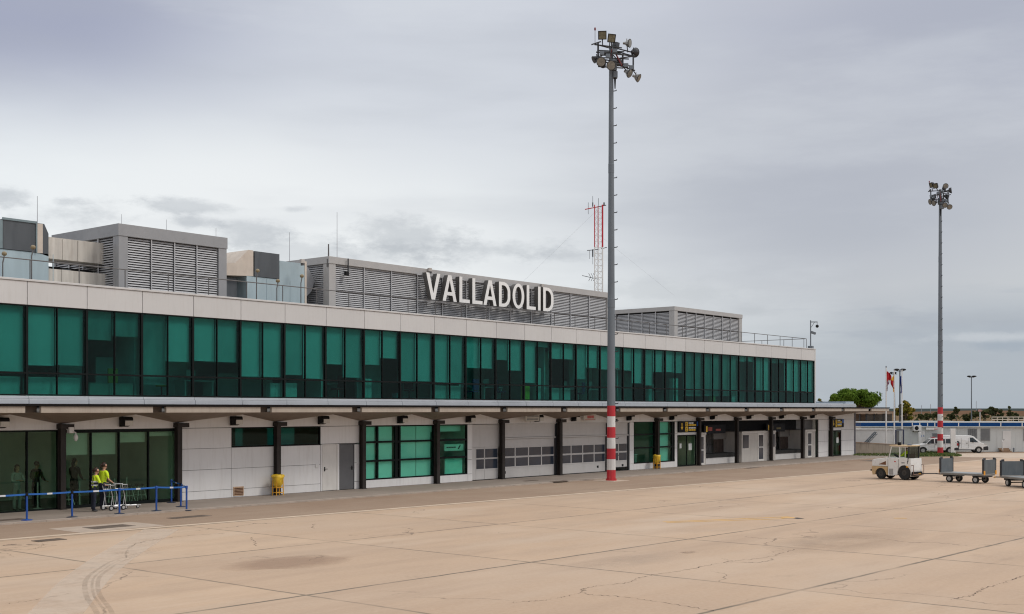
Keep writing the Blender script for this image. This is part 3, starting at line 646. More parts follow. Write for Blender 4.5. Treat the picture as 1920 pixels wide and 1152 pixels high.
for (x0, x1, rz0, hx) in ((50.82, 55.62, .10, 51.1), (56.1, 60.8, .10, 60.0), (61.3, 63.2, .30, 62.7)):
    g = MB(); g.box(x0, x1, YW+.04, YW+.1, 2.36, 3.1)
    for z in (2.55, 2.72, 2.9): g.box(x0, x1, YW+.032, YW+.04, z, z+.012)
    g.box(x0-.02, x1+.02, YW-.02, YW+.04, 2.27, 2.345); g.box(x0-.05, x1+.05, YW-.02, YW+.05, 3.08, 3.14)
    g.build('door_header', M_gar, T)
    nn = 4 if x1-x0 > 3 else 2; xs_ = [x0+(x1-x0)*i/nn for i in range(nn+1)]
    do = leafs('garage_door', xs_, rz0, 2.26, [(.72, 1.20), (1.30, 1.76)], y=YW+.08, split=(1.84, 1.25, .66))
    h = MB(); h.box(hx-.09, hx+.09, YW+.07, YW+.08, .33, .47); h.build('vent', M_black, do)
    h = MB(); h.box(x0, x1, YW+.07, YW+.09, rz0-.05, rz0); h.build('rubber_seal', M_rubber, do)
    g = MB(); g.box(x1+.03, x1+.16, YW-.01, YW+.08, .06, 3.1); g.build('guide_rail', M_dark, T)
g = MB(); g.box(48.2, 63.4, YW+1.5, YW+1.6, .05, 3.3); g.build('inner_wall', M_inw2, T)
# glazed personnel doors under the yellow signs
def glass_door(x0, x1, y, z1=2.18):
    mid = (x0+x1)/2; f = MB(); 
    for a in (x0, mid-.03, x1-.06): f.box(a, a+.06, y, y+.06, .07, z1)
    for a, b in ((x0+.06, mid-.03), (mid+.03, x1-.06)): f.box(a, b, y+.003, y+.057, .07, .16); f.box(a, b, y+.003, y+.057, z1-.07, z1)
    do = f.build('glass_door', M_frame, T)
    for a, b in ((x0+.06, mid-.03), (mid+.03, x1-.06)): p = MB(); p.box(a, b, y+.025, y+.035, .16, z1-.07); p.build('pane', G_lobby, do)
    p = MB(); p.box(x0+.25, x0+.5, y-.004, y+.001, 1.3, 1.62); p.box(mid+.2, mid+.62, y-.004, y+.001, 1.15, 1.6); p.build('notice', M_paper, do)
glass_door(69.14, 71.55, YW+.02); glass_door(92.72, 94.9, YW+.02)
# baggage porch: recess with back wall, overhead band, plinth
g = MB()
for k in range(10):
    for a, b in ((.5, 1.3), (1.3, 2.3), (2.3, 3.3)): g.box(71.9+1.9*k, 73.78+1.9*k, YW+2.6, YW+2.65, a+.01, b-.01)
g.build('porch_wall', M_grey, T)
g = MB(); g.box(71.85, 90.9, YW+2.66, YW+2.8, .05, 3.4); g.box(71.76, 90.6, YW+.3, YW+2.6, 3.26, 3.3); g.build('porch_backing', M_joint, T)
g = MB(); g.box(71.9, 87.6, YW+.5, YW+.6, 2.36, 3.12); g.build('porch_band', mat('opening_shade', (.006, .007, .009), .7, spec=.1), T)  # near-black panel stands in for the shaded opening above the booths
g = MB(); g.box(87.62, 90.55, YW+.5, YW+.6, 2.36, 3.12); g.build('porch_band', mat('header_grey', (.10, .10, .10), .5), T)
# wall vent, switch boxes
g = MB(); g.box(32.5, 33.05, YW-.03, YW-.002, .12, .52); vo_ = g.build('wall_vent', mat('rust_frame', (.50, .34, .22), .7, var=.25, scale=8), T)
g = MB()
for k in range(5): g.cbox((32.775, YW-.036, .18+.065*k), (.46, .012, .045), 0, Matrix.Rotation(R(25), 3, 'X'))
g.build('vent_slats', mat('rust', (.16, .075, .04), .8, var=.4, scale=10), vo_)
for (x, z) in ((37.2, 1.2), (39.85, 1.27)): g = MB(); g.box(x, x+.2, YW-.04, YW-.002, z, z+.16); g.build('switch_box', M_wht, T)
# --- roof railing
g = MB(); YR = YW+.7
for x in [7+2.06*i for i in range(41)]: g.tube((x, YR, 8.3), (x, YR, 9.68), .022)
for z in (9.68,): g.tube((7, YR, z), (UXE-.1, YR, z), .022)
for k in range(8): g.tube((UXE-.1, YR+2*k, 8.3), (UXE-.1, YR+2*k, 9.68), .022)
g.tube((UXE-.1, YR, 9.68), (UXE-.1, YR+14, 9.68), .022); g.build('roof_railing', M_rail, T)

# ------------------------------------------------------------ louvred plant enclosures on the roof
def enclosure(label, X0, X1, Y0, Y1, ztop, capz, bays, side_bays, fr, pitch=.105, z0=8.36, edge=.45, fill=.80):
    """sheet-metal frame and cap, ranks of tilted blades in front of a dark void"""
    t = thing('louvred_enclosure', label, 'plant enclosure', (X0, Y0, z0)); zt = ztop-capz
    g = MB(); g.box(X0-.03, X1+.03, Y0-.03, Y1, zt, ztop)
    for x in (X0, X1-edge): g.box(x, x+edge, Y0, Y0+.25, z0, zt)
    g.box(X0, X0+.25, Y0+.25, Y0+edge, z0, zt); g.box(X0, X0+.25, Y1-.2, Y1, z0, zt); g.box(X1-.25, X1, Y0+.25, Y0+edge, z0, zt); g.box(X1-.2, X1, Y0+edge, Y1, z0, zt)
    g.build('frame', fr, t, bevel=.008)
    g = MB(); g.box(X0+.22, X1-.22, Y0+.22, Y1-.1, z0, zt); g.build('shade_core', M_void, t)  # near-black box stands in for the shade behind the blades
    rot = Matrix.Rotation(R(-38), 3, 'X'); n = int((zt-z0)/pitch)
    xs_ = [X0+edge+(X1-X0-2*edge)*i/bays for i in range(bays+1)]
    for a, b in zip(xs_, xs_[1:]):
        g = MB()
        for k in range(n): g.cbox(((a+b)/2, Y0+.10, z0+pitch*(k+.5)), (b-a-.05, .010, pitch*fill), 0, rot)
        g.box(b-.02, b+.02, Y0+.005, Y0+.05, z0, zt) if b < X1-edge-.01 else None
        g.build('louvre_panel', M_louv, t)
    ys_ = [Y0+edge+(Y1-.2-Y0-edge)*i/side_bays for i in range(side_bays+1)]; rot2 = Matrix.Rotation(R(38), 3, 'Y')
    for a, b in zip(ys_, ys_[1:]):
        g = MB()
        for k in range(n): g.cbox((X0+.10, (a+b)/2, z0+pitch*(k+.5)), (.010, b-a-.05, pitch*fill), 0, rot2)
        g.box(X0+.005, X0+.05, b-.03, b+.03, z0, zt); g.build('louvre_panel', M_louv, t)
    return t
M_lf2 = mat('louvre_frame_pale', (.46, .45, .44), .45, .2, var=.05)
enclosure('grey louvred plant box with four bays, leftmost on the terminal roof', 28.74, 34.4, 46, 51.5, 11.95, .52, 4, 4, M_lframe, .105, fill=.88)
enclosure('long louvred plant screen on the roof behind the white sign letters', 40.72, 65.6, 46, 52, 11.72, .36, 12, 4, M_lf2, .10, fill=.98)
enclosure('low louvred plant box at the far right end of the roof', 73.5, 83.4, 46, 52.5, 11.36, .30, 7, 5, M_lf2, .10, fill=.98)
# ------------------------------------------------------------ VALLADOLID letters
def letter_outline(ch):
    """outer and inner outlines in a 1-high box; returns list of (outer, holes) and width"""
    s = .155
    def arc(cx, cy, rx, ry, a0, a1, n=12): return [(cx+rx*cos(R(a0+(a1-a0)*i/n)), cy+ry*sin(R(a0+(a1-a0)*i/n))) for i in range(n+1)]
    if ch == 'V': return [[(0, 1), (.165, 1), (.36, .24), (.555, 1), (.72, 1), (.45, 0), (.27, 0)]], .72
    if ch == 'A': return 'A', .74
    if ch == 'L': return [[(0, 0), (.56, 0), (.56, .135), (s, .135), (s, 1), (0, 1)]], .56
    if ch == 'I': return [[(0, 0), (s, 0), (s, 1), (0, 1)]], s
    if ch == 'D': return ([(0, 0)]+arc(.26, .40, .40, .40, -90, 0)+arc(.26, .60, .40, .40, 0, 90)+[(0, 1)], [(s, .13)]+arc(.25, .40, .255, .27, -90, 0)+arc(.25, .60, .255, .27, 0, 90)+[(s, .87)]), .66
    if ch == 'O': return (arc(.35, .5, .35, .515, 0, 360, 32)[:-1], arc(.35, .5, .195, .385, 0, 360, 32)[:-1]), .70
def letter(ch, x, z, h, y, depth, parent, sx):
    g = MB(); o, w = letter_outline(ch)
    def T3(p, yy): return (x+p[0]*h*sx, yy, z+p[1]*h)
    def solid(poly):
        n = len(poly); 
        g.add([T3(p, y) for p in poly], [tuple(range(n))], 0)
        g.add([T3(p, y) for p in poly]+[T3(p, y+depth) for p in poly], [(i, (i+1) % n, n+(i+1) % n, n+i) for i in range(n)], 1); g.add([T3(p, y+depth) for p in poly], [tuple(range(n))], 1)
    if o == 'A':
        o_, i_ = None, None
        solid([(0, 0), (.165, 0), (.222, .22), (.518, .22), (.575, 0), (.74, 0), (.46, 1), (.37, 1), (.37, .80), (.482, .355), (.258, .355), (.37, .80), (.37, 1), (.28, 1)])
    elif isinstance(o, tuple):
        a, b = o; n, m = len(a), len(b)
        # resample the inner loop so that the ring can be quadded
        def samp(poly, k):
            ln = [0]; 
            for i in range(len(poly)): p, q = poly[i], poly[(i+1) % len(poly)]; ln.append(ln[-1]+math.hypot(q[0]-p[0], q[1]-p[1]))
            r = []
            for j in range(k):
                t = ln[-1]*j/k; i = max(q for q in range(len(poly)) if ln[q] <= t+1e-9); p, q = poly[i], poly[(i+1) % len(poly)]; f = (t-ln[i])/max(1e-9, ln[i+1]-ln[i]); r.append((p[0]+(q[0]-p[0])*f, p[1]+(q[1]-p[1])*f))
            return r
        if n != m: b = samp(b, n); m = n
        for yy, mi in ((y, 0), (y+depth, 1)): g.add([T3(p, yy) for p in a]+[T3(p, yy) for p in b], [(i, (i+1) % n, n+(i+1) % n, n+i) for i in range(n)], mi)
        for q in (a, b): g.add([T3(p, y) for p in q]+[T3(p, y+depth) for p in q], [(i, (i+1) % n, n+(i+1) % n, n+i) for i in range(n)], 1)
    else:
        for p in o: solid(p)
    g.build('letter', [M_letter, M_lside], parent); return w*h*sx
sg = thing('sign', 'large white raised letters VALLADOLID standing in front of the roof louvres', 'sign', (47.3, 45.6, 9.9))
xl = 47.25; hh = 1.46; gaps = {'VA': .30, 'AL': .36, 'LL': .36, 'LA': .14, 'AD': .36, 'DO': .34, 'OL': .38, 'LI': .36, 'ID': .42}; word = 'VALLADOLID'
tot = 58.62-47.25; base_w = sum(letter_outline(c)[1] for c in word)*hh; gaps = {k_: v_*.62 for k_, v_ in gaps.items()}; gsum = sum(gaps[word[i:i+2]] for i in range(9)); sx = (tot-gsum*1.0)/base_w
for i, c in enumerate(word):
    xl += letter(c, xl, 9.98, hh, 45.45, .30, sg, sx)
    if i < 9: xl += gaps[word[i:i+2]]
g = MB()
for z in (9.90, 11.30): g.box(46.9, 59.1, 45.78, 45.84, z, z+.06)
for x in (48, 51.5, 55, 58.5): g.box(x, x+.05, 45.84, 46.0, 9.9, 11.4)
g.build('support_rail', M_louv, sg)
# ------------------------------------------------------------ air handling plant and ducts
def ahu(label, loc, parts):
    t = thing('air_handler', label, 'air handler', loc)
    for nm, m, boxes in parts:
        g = MB()
        for b in boxes: g.box(*b)
        g.build(nm, m, t, bevel=.01)
    return t
def xw(px, Y):
    u = (px-960)/FP; return Y*(CT+u*ST)/(ST-u*CT)
Ya = 47.0; a0, a1, a2 = xw(-60, Ya), xw(66, Ya), xw(91, Ya); Ys = 47.0
t = thing('air_handler', 'pale blue-grey air handler with dark upper panel at the left edge of the roof', 'air handler', (a0, Ya, 8.36))
za = lambda X, py, Y=Ya: EYE+(HZ-py)/FP*(X*CT+Y*ST)
zt_, zm_ = za(a1, 418), za(a1, 474)
g = MB(); g.box(a0, a2, Ya, Ya+2.6, 8.36, zm_)
for x in (a0+1.3, a0+2.6, a0+3.6): g.box(x, x+.03, Ya-.012, Ya, 8.36, zm_)
g.build('casing', M_galv, t)
g = MB(); g.box(xw(5, Ya), a1, Ya-.04, Ya+2.4, zm_+.02, zt_); g.build('upper_panel', M_dkpan, t)
g = MB(); g.box(xw(3, Ya), a1+.04, Ya-.08, Ya-.04, zt_-.04, zt_+.05); g.box(a1+.0, a1+.05, Ya-.09, Ya-.02, zm_, zt_+.05); g.box(a0-2, xw(4, Ya), Ya-.05, Ya+2.4, zm_+.02, zt_-.05); g.build('trim', mat('trim_blue', (.20, .26, .28), .5), t)
g = MB(); g.prism([(a1+.06, zm_+.02), (a2, zm_-.1), (a2, zm_+.85), (a1+.4, zt_), (a1+.06, zt_)], Ya+.0, Ya+2.3, 'y', 0); g.build('hood', M_dkpan, t)
g = MB(); g.box(a1+.06, a1+.32, Ya-.03, Ya, zm_, zt_-.02); g.build('hood_flange', M_hood, t)
Yd = 47.4; d0, d1 = a2-.05, 28.9
t = thing('duct', 'upper weathered duct running from the left air handler into the louvred box', 'duct', (d0, Yd, 9.9))
g = MB(); g.box(d0, d1, Yd, Yd+1.4, za(d0, 483.5, Yd), za(d0, 443, Yd)); g.build('duct_body', M_duct, t)
g = MB()
for x in (d0+.9, d0+1.6): g.box(x, x+.04, Yd-.03, Yd, za(d0, 483, Yd), za(d0, 444, Yd))
g.build('duct_flange', M_duct, t)
t = thing('duct', 'lower weathered duct just above the parapet beside the left air handler', 'duct', (d0, Yd-.2, 8.36))
g = MB(); g.box(d0, d1, Yd-.2, Yd+1.2, 8.36, za(d0, 503, Yd-.2)); g.build('duct_body', M_duct, t)
g = MB(); g.box(d0+.75, d0+.79, Yd-.23, Yd-.2, 8.4, za(d0, 503, Yd-.2)); g.build('duct_flange', M_duct, t)
t = thing('pipe_rack', 'row of dark pipes between the two weathered roof ducts', 'pipes', (d0, Yd+.4, 9.4))
g = MB()
for k in range(3): g.tube((d0, Yd+.3+.3*k, 9.72+.15*k), (d1, Yd+.3+.3*k, 9.72+.15*k), .07)
g.build('pipe', M_dark, t)
g = MB(); g.box(d0+1.0, d0+1.4, Yd+.2, Yd+.8, 9.4, 9.95); g.build('bracket', M_dkpan, t)
# second air handler, between the two louvred boxes
Yb = 46.6; b = [xw(p, Yb) for p in (425, 451, 475, 523, 571)]
t = thing('air_handler', 'air handler with beige hood and dark panel between the two louvred roof boxes', 'air handler', (b[0], Yb, 8.36))
zb = lambda X, py: za(X, py, Yb)
g = MB(); g.box(b[2]-.4, b[4], Yb, Yb+2.5, 8.36, zb(b[2], 519)); g.box(b[3], b[4], Yb, Yb+2.5, zb(b[2], 519), zb(b[3], 489))
for x in (b[2]+.8, b[3]+.0, b[3]+.7): g.box(x, x+.03, Yb-.014, Yb, 8.36, zb(b[2], 520))
g.build('casing', M_galv, t)
g = MB(); g.box(b[2]+.05, b[3], Yb-.04, Yb+2.2, zb(b[2], 519)+.02, zb(b[2], 471)); g.build('upper_panel', M_dkpan, t)
g = MB(); g.prism([(b[0]-.3, zb(b[0], 517)), (b[2], zb(b[2], 518)), (b[2], zb(b[2], 470)), (b[2]-.3, zb(b[2], 470)), (b[1]-.3, zb(b[1], 494)), (b[0]-.3, zb(b[0], 496))], Yb+.0, Yb+2.4, 'y', 0); g.build('hood', M_hood, t)
g = MB(); g.box(b[0]-.3, b[1], Yb+.3, Yb+1.2, 8.36, zb(b[0], 517)-.05); g.build('support', M_dkpan, t)
g = MB(); g.prism([(b[4], 9.2), (b[4]+.9, 10.0), (b[4]+1.1, 10.6), (b[4]+.6, 11.25), (b[4], 11.3)], Yb+.5, Yb+1.8, 'y', 0); g.build('air_scoop', mat('scoop_grey', (.30, .31, .33), .5), t)
g = MB(); g.box(b[4]+.003, b[4]+.12, Yb-.02, Yb+.3, 9.2, 11.4); g.build('hood_flange', M_hood, t)
# lightning rods and small beacons
rods = [(70, 368, 418, 47.3, 'thin lightning rod beside the left air handler'), (228, 402, 419, 48, 'short rod over the front corner of the four-bay louvred box'), (312, 412, 430, 48, 'short rod above the middle of the four-bay louvred box'), (405, 428, 446, 48, 'short rod above the right end of the four-bay louvred box'),
        (543, 436, 490, 49, 'thin lightning rod behind the second air handler'), (632, 398, 484, 46.5, 'tall thin lightning rod at the corner of the long louvred screen'), (616, 458, 482, 46.1, 'short thick aerial on the corner of the long louvred screen')]
for px, p0, p1, Y, lab in rods:
    X = xw(px, Y); zt = za(X, p0, Y); t = thing('lightning_rod', lab, 'lightning rod', (X, Y, za(X, p1, Y)-.4), 0, 'rods on the terminal roof')
    r = .016 if p1-p0 > 30 else .012
    if px == 616: r = .045
    g = MB(); g.tube((X, Y, za(X, p1, Y)-.4), (X, Y, zt), r, r*.7, 6); g.build('rod', M_rod if px != 616 else M_rail, t)
    g = MB(); g.tube((X, Y, za(X, p1, Y)-.5), (X, Y, za(X, p1, Y)-.1), r*2.2, r*2.2, 8); g.build('socket', M_rail, t)
for px, py, lab in ((8, 476, 'small amber roof lamp on a thin post at the left border'), (62, 464, 'small amber roof lamp on a bent post in front of the left air handler'), (483, 508, 'small roof lamp on a post in front of the beige hood'), (521, 527, 'small dark roof lamp on a post below the dark panel'), (566, 518, 'small roof lamp on a post beside the air scoop')):
    Y = 44.2; X = xw(px, Y); z = za(X, py, Y); t = thing('roof_lamp', lab, 'lamp', (X, Y, 8.36), 0, 'small lamps along the roof railing')
    g = MB(); g.path([(X-.06, Y, 8.36), (X-.06, Y, z-.35), (X, Y, z-.1)], .025); g.build('post', M_rail, t)
    g = MB(); g.ball((X, Y, z), (.10, .10, .09), 8); g.build('lamp_head', mat('amber', (.24, .19, .11), .4), t)
for px, py, lab in ((803, 505, 'small tan lamp on the screen cap above the letter V'), (1014, 535, 'small tan lamp on the screen cap above the last letter D'), (564, 489, 'small tan box on the screen cap beside the air scoop')):
    X = xw(px, 46); z = za(X, py, 46); t = thing('cap_lamp', lab, 'lamp', (X, 46, z-.15), 0, 'small lamps on the louvred screen cap')
    g = MB(); g.box(X-.11, X+.11, 45.82, 45.96, z-.14, z+.05); g.build('lamp_head', mat('tan_box', (.46, .43, .40), .6), t)
    g = MB(); g.box(X-.04, X+.04, 45.75, 45.965, z-.25, z-.14); g.build('bracket', M_rail, t)
# small dish and camera on the long screen corner
X = 41.9; t = thing('antenna_bracket', 'black box and bracket hung on the front corner of the long louvred screen', 'antenna', (X, 45.9, 11))
g = MB(); g.box(X-.02, X+.02, 45.84, 45.9, 11.0, 11.7); g.build('bracket', M_dark, t); g = MB(); g.box(X-.25, X-.05, 45.75, 45.9, 10.82, 11.0); g.build('housing', M_black, t)
# ------------------------------------------------------------ red and white lattice mast behind the sign
Ym = 49.5; Xm = xw(1122, Ym); zz_ = lambda py: za(Xm, py, Ym); hw = .28
t = thing('radio_mast', 'red and white lattice radio mast standing on the roof behind the tall floodlight mast', 'radio mast', (Xm, Ym, 11.3))
zb_, zs_, zt_ = 11.2, zz_(464), zz_(385); cs = [(-hw, -.16), (hw, -.16), (0, .32)]
ax = [(Xm+RV.x*c[0]+VV.x*c[1], Ym+RV.y*c[0]+VV.y*c[1]) for c in cs]
for i, (x, y) in enumerate(ax):
    g = MB(); g.tube((x, y, zb_), (x, y, zs_), .035 if i != 1 else .05, None, 8); g.tube((x, y, zs_), (x, y, zt_), .035 if i != 1 else .06, None, 8, 1); g.build('leg', [M_wht, M_red], t)
g = MB(); k = 0; z = zb_
while z < zt_-.2:
    for i in range(3):
        a, c = ax[i], ax[(i+1) % 3]; g.tube((*a, z), (*c, z), .012, None, 5); g.tube((*a, z), (*c, z+.42), .010, None, 5)
    z += .42
g.build('lattice', M_wht, t)
def rp(u, v, z): return (Xm+RV.x*u+VV.x*v, Ym+RV.y*u+VV.y*v, z)
g = MB(); g.tube(rp(-.95, 0, zz_(393)), rp(0, 0, zz_(388)), .035, None, 6, 1); g.tube(rp(0, 0, zz_(388)), rp(.55, 0, zz_(385)), .03); g.tube(rp(-.8, 0, zz_(470)), rp(0, 0, zz_(468)), .025); g.tube(rp(.2, 0, zz_(467)), rp(.6, 0, zz_(464)), .025)
g.build('cross_arm', [M_dark, M_red], t)
g = MB()
for u, p0, p1, r in ((-.40, 368, 388, .015), (-.40, 380, 388, .04), (-.72, 380, 402, .015), (.0, 372, 386, .015), (-.40, 468, 482, .045), (-.40, 482, 496, .012), (-.62, 470, 486, .012), (.40, 380, 386, .05)): g.tube(rp(u, 0, zz_(p1)), rp(u, 0, zz_(p0)), r)
g.tube(rp(-1.15, 0, zz_(517)), rp(0, 0, zz_(524)), .02)
for u in (-.55, -.38, -.22):
    for s in (-1, 1): g.tube(rp(u, 0, zz_(520)), rp(u-.14, 0, zz_(520)+s*.27), .016)
g.build('aerial', M_dark, t)
g = MB(); g.ball(rp(.28, 0, zb_+.1), .07); g.build('obstruction_light', M_red, t)
g = MB()
for (u, v) in ((-7, 3), (5, -3)): g.tube(rp(0, 0, zz_(392 if u < 0 else 440)), rp(u, v, 11.7), .0035, None, 4)
g.build('guy_wire', M_rod, t)
# ------------------------------------------------------------ camera post at the roof corner
X, Y = xw(1521, 43.2), 43.25; zc = lambda py: za(X, py, Y); t = thing('camera_post', 'grey camera post with two cameras at the right roof corner', 'camera', (X, Y, 8.86))
g = MB(); g.tube((X, Y, 8.3), (X, Y, zc(601)), .055, .045); g.build('post', M_steel, t)
g = MB(); q = lambda u, py: (X+RV.x*u, Y+RV.y*u, zc(py)); g.tube(q(0, 604), q(.55, 604), .04); g.tube(q(.05, 614), q(.3, 605), .02); g.tube(q(.53, 604), q(.53, 609), .02); g.build('arm', M_steel, t)
g = MB(); g.ball(q(.53, 612), .13); g.build('dome_camera', M_black, t); g = MB(); g.cbox(q(.22, 624.5), (.38, .2, .18), 0, Matrix.Rotation(R(-50), 3, 'Z') @ Matrix.Rotation(R(20), 3, 'Y')); g.build('camera', M_steel, t)
g = MB(); g.box(X-.0, X+.35, Y-.1, Y+.25, 8.86, 9.08); g.build('junction_box', M_steel, t)
# ------------------------------------------------------------ wall floodlights under the canopy
over = ['at the left border of the photo', 'above the lounge windows with short blinds', 'above the left end of the ribbon window', 'above the pale personnel door', 'between the two blind-covered window bays', 'above the folding gate', 'beside the grey notice board',
        'beside the red notice board', 'just right of the tall mast', 'above the yellow bag on the right', 'right of the yellow exit sign', 'above the white booth', 'above the right baggage porch', 'nearest the right corner of the building']
for X, lab in zip((21.89, 27.06, 32.5, 37.52, 42.75, 47.9, 53.8, 57.3, 63.15, 68.2, 73.5, 78.75, 83.9, 89.2), over):
    t = thing('wall_floodlight', 'small black wall floodlight under the canopy '+lab, 'floodlight', (X, YW, 3.4), 0, 'wall floodlights under the canopy'); y = YW-.42
    g = MB(); g.prism([(y, 3.33), (YW-.05, 3.22), (YW-.05, 3.62), (y+.05, 3.62), (y, 3.55)], X-.2, X+.2, 'x'); g.build('housing', M_black, t)
    g = MB(); g.box(X-.17, X+.19, y-.03, y-.003, 3.27, 3.47); g.build('lens', mat('floodlight_lens', (.62, .60, .55), .3), t)
    g = MB(); g.box(X-.06, X+.06, YW-.05, YW+.0, 3.36, 3.5); g.build('bracket', M_dark, t)
X = colx[2]+.16; t = thing('cctv_camera', 'white dome camera on the dark column between the two lounge bays', 'camera', (X, YW-.4, 3.2)); g = MB(); g.box(X, X+.2, YW-.45, YW-.25, 3.0, 3.24); g.build('housing', M_wht, t, bevel=.01)
g = MB(); g.path([(X+.1, YW-.4, 3.1), (X+.24, YW-.5, 3.02), (X+.24, YW-.5, 2.94)], .025); g.build('arm', M_wht, t); g = MB(); g.lathe([(.05, 2.95), (.085, 2.87), (.085, 2.80), (.055, 2.72), (.015, 2.69)], (X+.24, YW-.5, 0), n=14); g.build('dome', M_wht, t)
# ------------------------------------------------------------ notice boards and yellow signs
def sign_board(label, x0, x1, z0, z1, y, face, rows, col, group=None):
    t = thing('sign_board', label, 'sign', (x0, y, z0), 0, group); g = MB(); g.box(x0, x1, y, y+.07, z0, z1); g.build('board', face, t, bevel=.006)
    g = MB()
    for (a, b, za_, zb2) in rows: g.box(x0+(x1-x0)*a, x0+(x1-x0)*b, y-.004, y-.0005, z0+(z1-z0)*za_, z0+(z1-z0)*zb2)
    g.build('lettering', col, t)
    g = MB(); g.box(x0+.1, x0+.14, y+.02, y+.05, z1, z1+.3); g.box(x1-.14, x1-.1, y+.02, y+.05, z1, z1+.3); g.build('hanger', M_dark, t); return t
def words_(a, b, z0, z1, n, seed):
    rr = random.Random(seed); r = []; x = a
    while x < b-.02:
        w = rr.uniform(.03, .07); r.append((x, min(b, x+w), z0, z1)); x += w+.012
    return r
bd = mat('board_pale', (.58, .56, .50), .5, dirt=.2)
sign_board('pale notice board with grey lettering above the left garage door', 52.25, 53.5, 3.27, 3.66, YW-.5, bd, words_(.1, .95, .55, .85, 5, 1)+words_(.1, .9, .12, .4, 5, 2), mat('ink_grey', (.25, .25, .24), .6))
sign_board('pale notice board with red lettering above the middle garage door', 57.75, 59.0, 3.27, 3.66, YW-.5, bd, words_(.3, .85, .3, .75, 5, 3)+words_(.1, .95, .08, .16, 5, 4), mat('ink_red', (.50, .08, .08), .6))
def airport_sign(label, x0, x1, z0, z1, y):
    t = thing('direction_sign', label, 'sign', (x0, y, z0)); w, h = x1-x0, z1-z0
    g = MB(); g.box(x0, x1, y, y+.10, z0, z1); g.build('board', M_signblk, t)
    fx = lambda a: x0+w*a; fz = lambda a: z0+h*a
    g = MB(); g.prism([(fx(.075), fz(.48)), (fx(.195), fz(.48)), (fx(.135), fz(.18))], y-.006, y-.001, 'y'); g.box(fx(.115), fx(.155), y-.006, y-.001, fz(.48), fz(.86))
    for a, c in ((.53, .95), (.05, .48)): g.box(fx(.30), fx(.42), y-.006, y-.001, fz(a), fz(c))
    for a in (.56, .10): g.prism([(fx(x), fz(a+z)) for x, z in ()], y, y, 'y') if False else None
    for a, c, b_ in ((.60, .66, .82), (.14, .20, .80)):
        rr = random.Random(int(a*100)); x = .46
        while x < b_: ww = rr.uniform(.04, .09); g.box(fx(x), fx(min(b_, x+ww)), y-.006, y-.001, fz(a-.03), fz(c+.06)); x += ww+.012
    g.build('yellow_lettering', M_signyel, t)
    g = MB()
    for a, c, b_ in ((.80, .88, .70), (.34, .42, .82)):
        rr = random.Random(int(a*100)); x = .46
        while x < b_: ww = rr.uniform(.04, .09); g.box(fx(x), fx(min(b_, x+ww)), y-.006, y-.001, fz(a-.03), fz(c+.03)); x += ww+.012
    g.build('white_lettering', M_paper, t)
    g = MB()
    for a in (.53, .05): g.box(fx(.335), fx(.385), y-.012, y-.007, fz(a+.08), fz(a+.13)); g.box(fx(.335), fx(.385), y-.012, y-.007, fz(a+.27), fz(a+.33)); g.box(fx(.33), fx(.345), y-.012, y-.007, fz(a+.13), fz(a+.27))
    g.build('pictogram', M_signblk, t)
    g = MB(); g.box(fx(.86), fx(1.0), y-.008, y-.001, fz(.55), fz(.98)); g.build('blue_badge', mat('badge_blue', (.03, .12, .45), .5), t)
airport_sign('black and yellow direction sign above the glass doors beside the left yellow-bag window', 69.1, 71.75, 2.40, 3.12, YW-.13)
airport_sign('black and yellow direction sign above the glass doors at the right corner', 92.85, 95.15, 2.46, 3.12, YW-.13)
for x0, lab, c in ((73.0, 'dim black hanging sign with red figure in the porch left of the booth', (.30, .05, .04)), (82.2, 'dim black hanging sign in the porch right of the booth', (.12, .10, .03))):
    t = thing('hanging_sign', lab, 'sign', (x0, YW+.3, 2.2)); g = MB(); g.box(x0, x0+3.0, YW+.25, YW+.33, 2.22, 2.85); g.build('board', M_signblk, t)
    g = MB(); g.box(x0+.25, x0+.45, YW+.24, YW+.249, 2.35, 2.75); g.build('yellow_mark', M_signyel, t); 
    for u0, u1, z1_ in ((.55, 1.1, 2.68), (1.6, 2.3, 2.55)): g = MB(); g.box(x0+u0, x0+u1, YW+.24, YW+.249, 2.42, z1_); g.build('lettering', mat('ink_dim'+str(x0), c, .6), t)
# ------------------------------------------------------------ booths and baggage belts in the porch
corr = mat('booth_white', (.58, .55, .51), .5, var=.05, dirt=.2)
def booth(label, x0, x1, d, win, drs, z1=2.3):
    t = thing('porch_booth', label, 'booth', (x0, YW+.1, .06)); y = YW+.05; g = MB(); g.box(x0, x1, y, y+d, .06, z1)
    k = x0+.06
    while k < x1-.06: g.box(k, k+.05, y-.012, y-.001, .08, .95 if any(a-.05 < k < b+.05 for a, b in win) else z1-.15); k += .13
    g.box(x0-.03, x1+.03, y-.03, y-.013, z1-.13, z1+.02); g.build('shell', corr, t)
    for a, b in win: w = MB(); w.box(a, b, y-.035, y-.014, 1.1, 2.05); w.build('window', M_garglass, t)
    for a, b in drs:
        w = MB(); w.box(a-.12, b+.12, y-.030, y-.014, .08, 2.15); dr = w.build('door', M_light_door, t)
        for c0, c1 in ((.22, 1.05), (1.16, 2.02)): w = MB(); w.box(a, b, y-.036, y-.031, c0, c1); w.build('pane', M_garglass, dr)
        w = MB(); w.box(a-.1, b, y-.06, y-.037, 1.08, 1.13); w.build('push_bar', M_louv, dr)
    return t
booth('white booth with window and glazed door in the middle of the baggage porch', 78.0, 83.25, 2.4, [(78.15, 79.0), (82.4, 83.1)], [(80.55, 81.25)])
booth('narrow white booth beside the black direction sign', 71.85, 72.9, 2.3, [], [(72.0, 72.55)])
booth('white framed glazed door at the right end of the baggage porch', 88.3, 90.1, 2.3, [], [(88.75, 89.35)])
M_curt = mat('curtain_rubber', (.06, .04, .032), .8, var=.3, scale=5)
